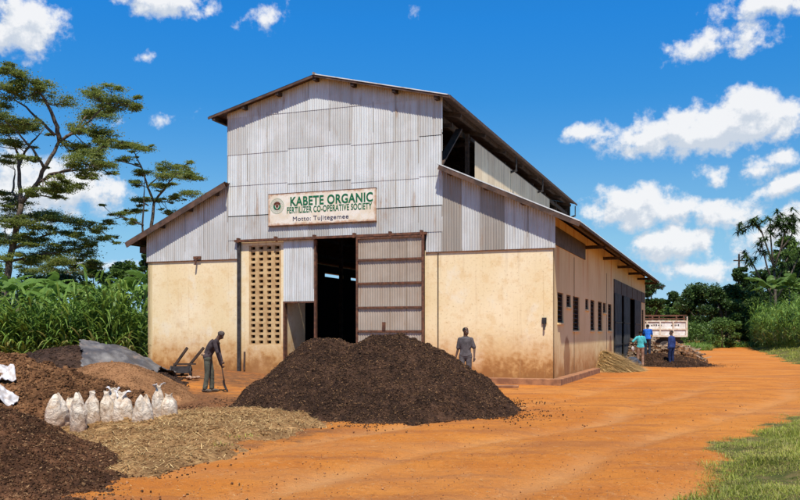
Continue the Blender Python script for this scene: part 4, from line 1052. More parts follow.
def person(px, Y, rz, label, J, shirt, trousers, g=None, sleeve=1.0, cap=None, shoes='wood', bare_back=False, hair=True):
    x = at(px, Y); z0 = float(gz(x, Y)) if g is None else g
    P = empty('person', (x, Y, z0), rz, label, 'person')
    V = {k: Vector(v) for k, v in J.items() if k != 'curl'}
    up = (V['head']-V['neck']).normalized(); look = Vector(J.get('look', (0, 1, 0))).normalized(); look = (look-up*look.dot(up)).normalized(); rt_ = look.cross(up)
    b = MB(); h = V['head']
    # head, jaw, nose, lips, ears, neck
    def at_(f, u, s): return h+look*f+up*u+rt_*s
    def ball(c, r): b.sphere(c, r, 14, 10)
    ball(at_(-.012, .03, 0), (.078, .084, .086)); ball(at_(.012, -.03, 0), .066); ball(at_(.03, -.07, 0), .042); ball(at_(.0, .06, 0), .068)
    caps(b, [at_(.075, .012, 0), at_(.096, -.022, 0)], [.011, .017], 8); ball(at_(.088, -.024, .012), .010); ball(at_(.088, -.024, -.012), .010)
    caps(b, [at_(.076, -.056, -.018), at_(.084, -.056, 0), at_(.076, -.056, .018)], [.009, .012, .009], 8); ball(at_(.07, .03, .026), .014); ball(at_(.07, .03, -.026), .014)
    for s in (-1, 1): caps(b, [at_(-.01, .015, s*.076), at_(-.004, -.02, s*.074)], [.014, .010], 8)
    caps(b, [V['neck']-up*.03, V['neck']+up*.03, h-up*.05-look*.012], [.068, .058, .055])
    sw = (V['shR']-V['shL']).normalized(); tors = (V['neck']-V['pelvis']).normalized(); fw = tors.cross(sw)*-1
    def torso(mb, k):
        for t in np.linspace(0, .84, 17):
            wd = float(np.interp(t, [0, .2, .4, .65, .84], [.155, .140, .142, .172, .168])); dp = float(np.interp(t, [0, .2, .4, .65, .84], [.108, .098, .100, .112, .098]))
            c = V['pelvis'].lerp(V['neck'], t)+V['bow']*(4*t*(1-t))*.5 if 'bow' in V else V['pelvis'].lerp(V['neck'], t)
            ring_ = [c+sw*cos(q)*(wd+k)+fw*sin(q)*(dp+k) for q in np.linspace(0, 2*pi, 21)[:-1]]
            lo, hi = [p-tors*.045 for p in ring_], [p+tors*.045 for p in ring_]
            mb.add(lo+hi, [(i, (i+1) % 20, 20+(i+1) % 20, 20+i) for i in range(20)]+[tuple(range(19, -1, -1)), tuple(range(20, 40))])
        for s_ in 'LR':
            caps(mb, [V['sh'+s_]-tors*.012, V['sh'+s_].lerp(V['neck'], .55)-tors*.030, V['neck']-tors*.012], [.054+k, .058+k, .050+k*.6], 12)
        caps(mb, [V['pelvis'], V['pelvis'].lerp(V['neck'], .25), V['pelvis'].lerp(V['neck'], .5), V['pelvis'].lerp(V['neck'], .85)], [.085+k, .085+k, .09+k, .085+k], 12)
    torso(b, -.012)
    for s in 'LR':
        caps(b, [V['sh'+s], V['el'+s], V['wr'+s]], [.046, .036, .025]); d = V.get('hd'+s, V['wr'+s]-V['el'+s])
        hand(b, V['wr'+s], d, look if 'hs'+s not in V else V['hs'+s], -sw if s == 'R' else sw, J.get('curl', .45))
        caps(b, [V['hip'+s], V['kn'+s], V['an'+s]], [.075, .05, .035]); caps(b, [V['an'+s], V['to'+s]], [.036, .026])
    remesh(b, .0095, 'body', MAT['skin'], P, 2)
    c = MB(); torso(c, .012)
    if bare_back: c.v = [v for v in c.v]
    for s in 'LR':
        e = V['sh'+s].lerp(V['el'+s], min(1, sleeve)); pts = [V['sh'+s], e]; rr = [.064, .060 if sleeve < 1 else .05]
        if sleeve > 1: pts.append(V['el'+s].lerp(V['wr'+s], sleeve-1)); rr.append(.042)
        caps(c, pts, rr)
    # folds
    for k in range(14):
        t = RNG.uniform(.05, .85); p = V['pelvis'].lerp(V['neck'], t); a = RNG.uniform(0, 2*pi); q = p+sw*cos(a)*.15+fw*sin(a)*.108; caps(c, [q, q+tors*RNG.uniform(.04, .14)+sw*RNG.uniform(-.07, .07)], [.012, .007], 6)
    hem = MB(); c_ = V['pelvis']+tors*.0; caps(c, [c_-sw*.075, c_+sw*.075], [.112, .112], 14)
    remesh(c, .011, 'shirt', shirt, P, 2)
    t = MB()
    for s in 'LR':
        caps(t, [V['pelvis']-tors*.02, V['hip'+s], V['hip'+s].lerp(V['kn'+s], .5), V['kn'+s], V['kn'+s].lerp(V['an'+s], .5), V['an'+s]+Vector((0, 0, .03))], [.10, .096, .085, .070, .066, .068])
        for k in range(6):
            q = V['kn'+s].lerp(V['an'+s], RNG.uniform(-.3, .95)); a = RNG.uniform(0, 2*pi); q = q+Vector((cos(a), sin(a), 0))*.062; caps(t, [q-Vector((0, 0, .01)), q+Vector((.03*cos(a+1.5), .03*sin(a+1.5), .02))], [.014, .010], 6)
    caps(t, [V['hipL'], V['hipR']], [.104, .104]); remesh(t, .011, 'trousers', trousers, P, 2)
    for s in 'LR':
        f = MB(); d = (V['to'+s]-V['an'+s]); d.z = 0; d.normalize(); a = V['an'+s]; zb = max(.045, a.z-.04)
        caps(f, [Vector((a.x, a.y, zb))-d*.05, Vector((a.x, a.y, zb))+d*.06, Vector((a.x, a.y, zb-.008))+d*.16], [.046, .046, .036]); f2 = remesh(f, .011, 'shoe', MAT[shoes], P, 1)
    hm = MB(); up_c = at_(-.016, .052, 0)
    if cap: hm.sphere(up_c, (.094, .096, .074), 16, 12); hm.tube([at_(-.016, .028, 0)-up*.01, at_(-.016, .03, 0)+up*.02], [.096, .094], 18); remesh(hm, .01, 'cap', cap, P, 2)
    elif hair: hm.sphere(at_(-.024, .046, 0), (.083, .088, .075), 16, 12); remesh(hm, .01, 'hair', MAT['hair'], P, 1)
    ey = MB()
    for s in (-1, 1): ey.sphere(at_(.0665, .010, s*.030), .0105, 8, 6)
    ey.build('eyes', MAT['sack_white'], P, True)
    return P
STAND = dict(pelvis=(0, 0, .95), neck=(0, .0, 1.46), head=(0, .02, 1.60), shL=(-.160, 0, 1.385), shR=(.160, 0, 1.385), elL=(-.215, -.02, 1.11), elR=(.215, -.02, 1.11), wrL=(-.24, .06, .87), wrR=(.24, .06, .87),
    hipL=(-.09, 0, .90), hipR=(.09, 0, .90), knL=(-.10, .03, .50), knR=(.10, .03, .50), anL=(-.10, 0, .08), anR=(.10, 0, .08), toL=(-.12, .14, .04), toR=(.12, .14, .04))
# man leaning on a shovel, facing right
dig = dict(STAND); dig.update(pelvis=(0, -.01, .96), neck=(0, .25, 1.42), head=(0, .345, 1.545), shL=(-.16, .21, 1.37), shR=(.16, .21, 1.37), bow=(0, -.10, .03), elL=(-.20, .27, 1.06), elR=(.21, .30, 1.08), wrL=(-.06, .36, .84), wrR=(.05, .37, .74),
    hipL=(-.09, 0, .91), hipR=(.09, 0, .91), knL=(-.11, .08, .49), knR=(.09, .00, .49), anL=(-.12, .08, .08), anR=(.10, -.06, .08), toL=(-.13, .22, .04), toR=(.12, .08, .04),
    hdL=(.25, .25, -.5), hdR=(-.25, .2, -.5), look=(0, 1, .02), curl=.95)
MAN = person(208, 23.7, R(-90), 'man in dark grey sweater, knit cap and green trousers leaning on a shovel', dig, cloth('charcoal_sweater', (.075, .055, .055)), cloth('grey_green_trousers', (.115, .115, .085)), sleeve=1.95, cap=cloth('taupe_cap', (.13, .10, .085)), shoes='bark')
bb_ = MB(); bb_.tube([(.0, -.085, .985), (.0, -.075, 1.06)], [.13, .125], 18); bb_.v = [(v[0]*1.02, (v[1]+.03)*.95-.012, v[2]) for v in bb_.v]
w_ = bb_.build('waist_cloth', cloth('tan_undershirt', (.42, .26, .15)), MAN, True)
sx, sY = at(208, 23.7), 23.7
SH = empty('shovel', (sx+.42, sY-.02, float(gz(sx, sY))), R(-90), 'long handled dark shovel held upright by the man in the knit cap', 'shovel')
m_ = MB(); m_.tube([(0, -.06, .84), (0, .0, .45), (0, .03, .30)], .017, 10); m_.build('handle', MAT['wood'], SH, True)
m_ = MB(); vs = []
for j in range(9):
    t = j/8; w = (.11 if t < .6 else .11*sqrt(max(0, 1-((t-.6)/.42)**2))); 
    for i in range(7): u = -1+i/3; vs.append((u*w, .02+.10*t*t*1.2-.03*(1-u*u), .32-.31*t))
m_.add(vs, [(j*7+i, j*7+i+1, (j+1)*7+i+1, (j+1)*7+i) for j in range(8) for i in range(6)]); bl = m_.build('blade', MAT['steel_dark'], SH, True); md = bl.modifiers.new('t', 'SOLIDIFY'); md.thickness = .006
# man behind the heap in grey overalls
ov = dict(STAND); ov.update(wrL=(-.25, .10, .88), elL=(-.25, -.01, 1.13), wrR=(.27, .02, .88), look=(-.9, .7, 0), head=(-.01, .02, 1.60), knR=(.12, .10, .50), anR=(.13, .12, .09))
gm_ = cloth('grey_overall', (.12, .105, .105)); OV = person(465.5, 24.9, R(172), 'man in grey short sleeved overalls walking behind the large heap', ov, gm_, gm_, sleeve=.85)
OV.scale = (1.02, 1.02, 1.03)
bg_ = MB(); bg_.sphere((0, 0, -.12), (.09, .05, .13), 14, 10); bg_.sphere((.05, .01, -.18), (.07, .05, .07), 10, 8); bg_.tube([(0, 0, 0), (0, 0, -.06)], [.02, .04], 8)
o = bg_.build('carrier_bag', MAT['sack_white'], smooth=True); o.location = (at(458.5, 24.8), 24.8, .84); tag(o, 'small white carrier bag in the hand of the man in grey overalls', 'bag')
# men by the side doorway
ak = dict(STAND); ak.update(elL=(-.38, -.06, 1.17), wrL=(-.30, .03, .93), elR=(.24, .05, 1.13), wrR=(.17, .20, .98), shL=(-.165, 0, 1.39), shR=(.165, 0, 1.39), knL=(-.12, .03, .5), anL=(-.14, -.02, .08), toL=(-.18, .12, .04))
person(640.5, 41.2, R(-8), 'man in turquoise shirt and tan trousers seen from behind by the straw pile', ak, cloth('turquoise_shirt', (.09, .50, .54)), cloth('tan_trousers', (.36, .22, .15)), sleeve=.9, shoes='rust')
nv = dict(STAND); nv.update(wrL=(-.22, .02, .86), wrR=(.22, .02, .86), knL=(-.10, .05, .5), look=(-.8, .6, -.15))
person(671.5, 41.6, R(35), 'man in navy long sleeved jacket and navy trousers watching beside the compost heap', nv, cloth('navy_jacket', (.035, .06, .19)), cloth('navy_trousers', (.02, .032, .09)), sleeve=1.95, shoes='rust')
bl_ = dict(STAND); bl_.update(neck=(0, .10, 1.44), head=(0, .16, 1.57), shL=(-.17, .08, 1.39), shR=(.17, .08, 1.39), elL=(-.22, .16, 1.13), elR=(.22, .16, 1.13), wrL=(-.16, .36, 1.0), wrR=(.16, .36, 1.0), look=(-.3, 1, -.3))
person(647.5, 45.6, R(-20), 'man in bright blue shirt at the side doorway behind the others', bl_, cloth('blue_shirt', (.03, .16, .62)), cloth('dark_trousers', (.045, .05, .07)), sleeve=.8, g=.36)
# dark bundle and pale jug by the turquoise shirted man
o = MB(); o.sphere((0, 0, .22), (.34, .28, .26), 18, 12); o.sphere((.22, .05, .14), (.24, .2, .17), 14, 10); o.sphere((-.1, -.1, .34), (.18, .16, .14), 14, 10)
o = o.build('stuffed_bag', cloth('slate_bag', (.06, .075, .10)), smooth=True); o.location = (at(632.5, 41), 41, 0); tag(o, 'slate blue stuffed bag at the feet of the man in turquoise', 'bag')
o = MB(); o.tube([(0, 0, -.12), (0, 0, .04), (0, 0, .09), (0, 0, .11)], [.07, .075, .03, .03], 12); o.tube([(0, -.04, .1), (0, -.08, .06), (0, -.07, 0)], .012, 6)
o = o.build('plastic_jug', MAT['sack_white'], smooth=True); o.location = (at(632.8, 41.1), 41.1, .86); tag(o, 'white plastic jug held by the man in turquoise', 'jug')

# ------------------------------------------------------------------ lorry
def lorry():
    t = empty('tipper_lorry', (16.5, 63.0, float(gz(16.5, 63))), R(-4), 'cream and white tipper lorry parked behind the husk heap at the back corner', 'lorry')
    wh = m_simple('chipped_white_paint', (.80, .79, .75), (.62, .56, .48), 3, .55, bump=.1); rd = m_simple('cream_frame_paint', (.72, .66, .55), (.55, .40, .27), 4, .6); bk = MAT['steel_dark']
    x1, x0 = 4.0, -1.6; y0, y1 = -1.15, 1.15
    m_ = MB(); m_.box(x0, x1, y0, y1, 1.30, 1.42); m_.box(x0, x1, y0+.03, y0+.08, 1.42, 2.42); m_.box(x0, x1, y1-.08, y1-.03, 1.42, 2.42); m_.box(x1-.07, x1-.02, y0+.08, y1-.08, 1.42, 2.42); m_.box(x0, x0+.06, y0+.08, y1-.08, 1.42, 2.6); bed = m_.build('tipper_body', wh, t)
    f = MB()
    for k in range(7): x = x0+(x1-x0-.1)*k/6; f.box(x, x+.1, y0-.04, y0+.028, 1.36, 2.46)
    f.box(x0, x1, y0-.03, y0+.027, 1.80, 1.90); f.box(x0, x1, y0-.035, y0+.026, 2.38, 2.47); f.box(x0, x1, y0-.035, y0+.026, 1.30, 1.42); f.box(x1-.03, x1+.04, y0-.05, y0+.12, 1.3, 2.75)
    f.build('side_frame', rd, bed)
    r = MB()
    for k in range(4): x = x0+.2+(x1-x0-.4)*k/3; r.box(x-.05, x+.05, y0+.02, y0+.09, 2.42, 2.86); r.box(x-.05, x+.05, y1-.09, y1-.02, 2.42, 2.86)
    for y in (y0+.05, y1-.05): r.box(x0, x1, y-.03, y+.03, 2.80, 2.87); r.box(x0, x1, y-.025, y+.025, 2.58, 2.63)
    r.build('rail', MAT['rust'], bed)
    s = MB()
    for k, (a, b) in enumerate(((.35, 1.0), (1.5, 2.3), (2.9, 3.5))):
        for q in range(5): u = a+(b-a)*q/5; s.box(u, u+(b-a)*.11, y0+.018, y0+.029, 2.08+.03*(q % 2), 2.16+.02*((q*k) % 3))
    s.build('faded_markings', bk, bed)
    c = MB(); c.box(-4.3, 3.9, -.45, -.33, .85, 1.05); c.box(-4.3, 3.9, .33, .45, .85, 1.05); c.box(x0+.3, x1-.3, -.5, .5, 1.05, 1.3); c.build('chassis', bk, t)
    cb = MB(); cb.add([(-4.6, -1.1, .7), (-1.75, -1.1, .7), (-1.75, -1.1, 2.7), (-4.1, -1.1, 2.7), (-4.6, -1.1, 1.7), (-4.6, 1.1, .7), (-1.75, 1.1, .7), (-1.75, 1.1, 2.7), (-4.1, 1.1, 2.7), (-4.6, 1.1, 1.7)],
        [(0,1,2,3,4),(9,8,7,6,5),(0,5,6,1),(1,6,7,2),(2,7,8,3),(3,8,9,4),(4,9,5,0)]); cab = cb.build('cab', wh, t, bevel=.05)
    g = MB(); g.box(-3.7, -2.5, -1.115, -1.103, 1.75, 2.45); g.build('window', bk, cab)
    for x in (-3.6, 1.2, 2.5):
        for y in (-.95, .95):
            w = MB(); w.cyl((x, y, .5), .5, .28, 'y', 28); wo = w.build('wheel', bk, t, bevel=.04); h_ = MB(); h_.cyl((x, y-.14*(1 if y < 0 else -1), .5), .24, .06, 'y', 18); h_.build('rim', rd, wo)
    m_ = MB(); m_.box(3.55, 3.95, -1.1, 1.1, .55, .7); m_.build('bumper', rd, t)
lorry()

# ------------------------------------------------------------------ trees
def W3(px, py, D): return Vector(((px-400)/F_*D, D, 1.65+(332-py)/F_*D))
def acacia(D, pads, branches, label, name='acacia_tree', seed=1, leaf=.12, dens=1., rb=.16, depth=3.2):
    rng = np.random.default_rng(seed); rr = random.Random(seed)
    pts3 = []; bm_ = MB(); base = branches[0][0]; root = W3(*base, D)
    T = empty(name, (root.x, root.y, float(gz(root.x, root.y))), 0, label, 'tree', 'flat topped trees on the left')
    inv = Vector(T.location)
    nodes = []
    depth_at = {}
    for bi, br in enumerate(branches):
        side = rr.choice((-1, 1))*rr.uniform(.3, 1); P = []
        d0 = depth_at.get(br[0], 0.)
        for i, p in enumerate(br):
            dd = d0+side*depth*(i/max(1, len(br)-1))**1.2*(0 if bi == 0 else 1)
            depth_at.setdefault(p, dd); P.append(W3(p[0], p[1], D)+Vector((0, dd, 0))-inv)
        # smooth subdivide
        Q = []
        for i in range(len(P)-1):
            for s in range(4): Q.append(P[i].lerp(P[i+1], s/4)+Vector((rr.gauss(0, .02), 0, rr.gauss(0, .02))))
        Q.append(P[-1])
        r0 = rb*(1 if bi == 0 else (.62 if bi < 4 else .38)); r1 = rb*(.62 if bi == 0 else .09)
        rad = [r0+(r1-r0)*i/(len(Q)-1) for i in range(len(Q))]
        bm_.tube(Q, rad, 8); nodes += [(q, r_) for q, r_ in zip(Q, rad) if bi > 0]
    arrs = []; extra = []
    for (px, py, rx) in pads:
        for _ in range(3 if rr.random() < .6 else 2): extra.append((px+rr.uniform(-1.3, 1.3)*rx, py+rr.uniform(-.5, .55)*rx, rx*rr.uniform(.3, .6)))
    pads = list(pads)+extra
    nodes_v = np.array([q[:] for q, _ in nodes]); spread = {}
    for (px, py, rx, *o_) in pads:
        c = W3(px, py, D)-inv; R_ = rx/F_*D
        # nearest branch node decides the depth of the pad
        dist = np.hypot(nodes_v[:, 0]-c.x, (nodes_v[:, 2]-c.z)*1.3)+rng.random(len(nodes_v))*.5; k = int(dist.argmin()); nd = Vector(nodes_v[k])
        c.y = nd.y+rr.uniform(-.35, .35)*depth
        # limb to the pad then twigs fanning out
        mid = nd.lerp(c, .55)+Vector((0, 0, -.12*R_)); r_ = max(.018, min(.045, nodes[k][1]*.5)); bm_.tube([nd, mid, c-Vector((0, 0, .1*R_))], [r_, r_*.7, r_*.4], 6)
        sub = rr.randint(7, 11)
        for s in range(sub):
            a = rr.uniform(0, 2*pi); q = sqrt(rr.random())*.95; e = Vector((c.x+cos(a)*R_*q, c.y+sin(a)*R_*q*.9, c.z+rr.uniform(-.24, .22)*R_+.12*R_*(1-q)))
            bm_.tube([c.lerp(nd, .3 if s % 2 else .1)-Vector((0, 0, .08*R_)), c.lerp(e, .6)+Vector((0, 0, -.03)), e], [.016, .011, .006], 4)
            n = int(190*dens*R_**1.1*(9/sub)*rr.uniform(.6, 1.3))
            pr = R_*rr.uniform(.26, .46); u = rng.normal(size=(n, 3))*[.80, .80, .25]*pr*1.3*rng.uniform(.3, 1.25, n)[:, None]; arrs.append(leaf_arrays(np.array(e[:])+u, rng.uniform(.55, 1.2, n)*leaf*.82, rng.uniform(.4, .7, n)*leaf*.82, rng, .5))
    tr = bm_.build('trunk', MAT['bark'], T, True)
    v, f, t = merge(arrs); np_mesh('crown', v, f, MAT['acacia'], T, tone=t)
A_BR = [[(4,302),(6,292),(9,262),(17,225),(21,204)], [(21,204),(37,183),(47,160),(57,140),(70,130),(85,118),(97,104),(112,98)], [(57,140),(55,122),(50,105),(44,92),(36,84)], [(21,204),(19,190),(15,165),(12,152),(4,138),(-4,128)],
    [(57,140),(68,125),(72,108),(75,98)], [(55,135),(40,120),(28,108),(14,100)], [(15,165),(17,148),(22,132),(26,118)], [(44,168),(36,150),(28,138),(20,128)], [(37,183),(50,170),(65,162),(80,159)], [(38,184),(52,176),(75,172),(95,168)],
    [(17,225),(35,218),(60,218),(85,226)], [(12,250),(30,240),(52,230),(75,238)], [(9,262),(30,255),(55,250),(78,252)], [(12,245),(0,235),(-10,225)], [(21,204),(8,190),(2,172),(-6,160)]]
A_P1 = [(24,81,12),(36,85,14),(48,88,11),(14,96,18),(5,103,20),(36,98,18),(55,101,18),(72,98,20),(96,94,20),(110,99,15),(119,97,11),(14,120,16),(12,128,20),(36,128,14),(84,128,14),(100,130,14),(105,140,11),(65,143,11),(84,144,13),(100,154,11),(80,159,14),(63,162,9),(97,168,15),(115,171,11),(31,162,8),(97,180,11),(60,188,15),(74,186,11),(2,140,13),(14,144,11),(-14,100,16),(-12,125,18),(-10,150,14)]
A_P2 = [(7,197,12),(5,206,13),(36,211,17),(48,216,17),(72,220,13),(86,226,11),(94,236,9),(79,238,11),(14,221,16),(31,226,17),(53,230,14),(7,238,13),(24,242,17),(48,247,17),(70,245,14),(79,254,12),(62,262,11),(34,252,14),(5,257,10),(24,262,10),(41,194,11),(64,192,11),(-12,215,16),(-10,240,16),(88,262,8)]
acacia(45, A_P1+A_P2, A_BR, 'tall flat topped tree with a forked trunk at the left edge', seed=4, dens=1.15, rb=.22)
S_BR = [[(151,275),(151.6,224),(154,202)], [(154,202),(149,188),(144,169),(140,158),(136,150)], [(154,202),(165,190),(172,183),(181,176),(196,180)], [(144,262),(144,226),(148,197),(150,180)], [(149,188),(158,172),(164,163)], [(144,169),(130,166),(116,170)], [(154,202),(166,200),(180,190)], [(144,226),(132,220),(120,224)], [(148,205),(136,200),(128,206)]]
S_P = [(122,150,9),(136,148,11),(148,154,9),(131,162,8),(162,162,11),(177,164,10),(146,174,9),(167,171,8),(172,180,11),(189,178,11),(201,183,8),(160,188,8),(182,190,11),(172,198,7),(136,198,8),(114,171,6),(131,207,7),(114,207,6),(126,217,6),(119,226,6),(136,223,7),(167,210,6),(138,184,7),(155,200,6)]
acacia(52, S_P, S_BR, 'smaller flat topped tree rising behind the left roof slope', seed=9, dens=1.15, rb=.13, depth=2.0)
# stand of thin lower acacias behind the grass
for i, (px, D, s) in enumerate(((70, 56, 3), (44, 60, 5))):
    acacia(D, [(px-20, 262, 10), (px-4, 258, 11), (px+14, 262, 10), (px-12, 272, 10), (px+6, 272, 11), (px+22, 274, 8), (px, 282, 10)], [[(px, 300), (px+1, 285), (px, 274)], [(px, 274), (px-10, 264), (px-18, 260)], [(px, 274), (px+8, 264), (px+16, 260)]],
           ['low spindly tree behind the tall grass, its crown left of the small flat topped tree', 'low spindly tree behind the tall grass, below the middle of the tall tree'][i], seed=s, rb=.07, depth=1.2)

def bushy(px, Y, py_top, w_px, label, mat='dark_leaf', name='leafy_tree', seed=1, leaf=.3, n_clump=26, per=260, group='trees along the far side of the road', base=None, shape=.5, cat='tree'):
    rng = np.random.default_rng(seed); x = at(px, Y); z0 = float(gz(x, Y)); top = 1.65+(332-py_top)/F_*Y; H = top-z0; w = w_px/F_*Y/2
    T = empty(name, (x, Y, z0), 0, label, cat, group); arrs = []; m_ = MB()
    m_.tube([(0, 0, -.2), (.05*H*.2, 0, H*.25), (0, 0, H*.6)], [H*.03, H*.022, H*.01], 7)
    lo = .12 if base is None else base
    for k in range(n_clump):
        t = lo+(1-lo)*rng.random()**.85
        prof = sqrt(max(0, 1-((t-shape)/(1.02-shape if t > shape else shape+.35))**2))
        a = rng.uniform(0, 2*pi); q = prof*w*sqrt(rng.uniform(.12, 1.0)); c = np.array([cos(a)*q, sin(a)*q*.8, t*H*.97]); r = rng.uniform(.16, .30)*w*1.15
        c[2] = min(c[2], H-r*.7)
        n = int(per*rng.uniform(.6, 1.4)); d = rng.normal(size=(n, 3)); d /= np.linalg.norm(d, axis=1)[:, None]; rad = r*rng.uniform(.55, 1.12, n)[:, None]*(1+.25*np.sin(d[:, :1]*5+k)); u = d*rad*[1.15, 1.15, .8]
        arrs.append(leaf_arrays(c+u, rng.uniform(.6, 1.3, n)*leaf, rng.uniform(.35, .6, n)*leaf, rng, .35, np.clip(rng.normal(.35+.35*rng.random(), .22, n), 0, 1)))
        if k % 3 == 0: m_.tube([(0, 0, H*.3), tuple(c*.6+np.array([0, 0, H*.1])), tuple(c)], [H*.012, H*.008, H*.004], 5)
    m_.build('trunk', MAT['bark'], T, True); v, f, t = merge(arrs); np_mesh('crown', v, f, MAT[mat], T, tone=t)
RB = [ (650, 112, 279, 24, 'dark_leaf', 'feathery dark tree showing right beside the far end of the roof'),
 (674, 118, 292, 18, 'dark_leaf', 'narrow small headed tree above the lorry rails'), (664, 122, 303, 50, 'mid_leaf', 'low green bush filling the gap above the lorry'),
 (640, 116, 300, 40, 'mid_leaf', 'green bush mostly hidden by the back corner of the warehouse'),
 (686, 116, 303, 26, 'mid_leaf', 'mid green bush left of the round dark tree'),
 (704, 98, 284, 42, 'dark_leaf', 'round dark tree directly right of the lorry'), (726, 92, 285, 40, 'dark_leaf', 'dense dark tree in the middle of the roadside row'),
 (742, 96, 266, 22, 'dark_leaf', 'small crown sticking up above the roadside row'), (748, 100, 277, 44, 'mid_leaf', 'broad bright green tree where the road disappears'),
 (766, 98, 270, 48, 'dark_leaf', 'dark bushy tree left of the candelabra tree'), (792, 100, 262, 50, 'dark_leaf', 'dark bushy tree at the right edge behind the tall grass'),
 (786, 97, 236, 40, 'mid_leaf', 'tall leafy tree standing behind the candelabra tree'), (808, 98, 250, 46, 'mid_leaf', 'tall green bush cut by the right edge of the picture'), (835, 98, 250, 60, 'dark_leaf', 'dark tree beyond the right edge of the view')]
for i, (px, Y, top, w, mt, lab) in enumerate(RB): bushy(px, Y, top, w*1.12, lab, mt, seed=40+i, leaf=.36, n_clump=34, per=330)
for i, (px, Y, top, w, lab) in enumerate(((764, 95, 284, 44, 'tall roadside shrub rising just left of the candelabra tree'), (790, 93, 278, 44, 'tall shrub under the candelabra tree at the right edge'), (700, 88, 322, 50, 'low shrub under the round dark tree by the road'), (722, 84, 318, 40, 'low shrub in the middle of the roadside row'), (742, 94, 312, 36, 'low shrub next to the tall grass by the road'))):
    bushy(px, Y, top, w, lab, 'mid_leaf', 'shrub', 70+i, .24, 18, 240, 'shrubs along the far roadside', base=.02, cat='shrub')
LB = [(-12, 50, 262, 60, 'mid_leaf', 'green bush at the left edge behind the banana plants'), (25, 52, 272, 50, 'dark_leaf', 'dark bush under the tall flat topped tree'), (66, 50, 274, 46, 'dark_leaf', 'dark bush behind the bright banana leaves'),
 (98, 50, 266, 36, 'mid_leaf', 'green bush between the banana plants and the small flat topped tree'), (125, 46, 262, 40, 'mid_leaf', 'bright bush left of the warehouse corner'), (147, 43, 252, 18, 'dark_leaf', 'narrow creeper covered shrub right at the left corner of the warehouse')]
for i, (px, Y, top, w, mt, lab) in enumerate(LB): bushy(px, Y, top, w*1.2, lab, mt, seed=90+i, leaf=.22, n_clump=26, per=280, group='bushes behind the tall grass', name='shrub', cat='bush', base=.1)

# candelabra tree with rosettes, right edge
def candelabra():
    D = 88; root = W3(776, 343, D); T = empty('candelabra_tree', (root.x, root.y, float(gz(root.x, root.y))), 0, 'tall bare stemmed tree with leaf rosettes at its branch ends near the right edge', 'tree'); inv = Vector(T.location)
    br = [[(776,352),(776,320),(775,290),(774,268)], [(774,268),(772,250),(771,232),(771,220)], [(774,268),(768,248),(763,232),(756,224),(742,229)], [(774,268),(781,250),(785,235),(786,226)], [(776,290),(766,268),(761,252),(757,240)], [(781,250),(792,238),(797,228),(798,218)],
      [(776,300),(762,280),(754,262),(748,254)], [(771,232),(778,222),(782,214)], [(785,235),(791,226),(794,215)], [(763,232),(757,226),(752,222)], [(776,300),(790,275),(797,258),(802,248)], [(775,285),(784,268),(790,256)], [(776,310),(764,296),(756,284)]]
    rr = random.Random(5); rng = np.random.default_rng(5); m_ = MB(); A = []; da = {}
    for bi, b in enumerate(br):
        side = rr.uniform(-1.2, 1.2) if bi else 0; d0 = da.get(b[0], 0); P = []
        for i, p in enumerate(b): dd = d0+side*i/len(b); da.setdefault(p, dd); P.append(W3(*p, D)+Vector((0, dd, 0))-inv)
        m_.tube(P, [(.20 if bi == 0 else .095)*(1-.55*i/len(P)) for i in range(len(P))], 7)
        if bi:
            ends = [P[-1]]+([P[-2]] if rr.random() < .8 else [])+([P[-2].lerp(P[-1], .5)])
            for e in ends:
                for s in range(3):
                    c = np.array(e[:])+rng.normal(size=3)*[.35, .5, .25]*(1 if s else 0); n = 34; a = rng.uniform(0, 2*pi, n); el = rng.uniform(-.3, 1.0, n)
                    A.append(arc_arrays(np.repeat(c[None], n, 0), np.stack([np.cos(a)*np.cos(el), np.sin(a)*np.cos(el), np.sin(el)], 1), rng.uniform(.45, 1.05, n), .16, .5, rng, 3))
    m_.build('trunk', MAT['bark'], T, True); v, f, t = merge(A); np_mesh('crown', v, f, MAT['dark_leaf'], T, tone=t)
candelabra()

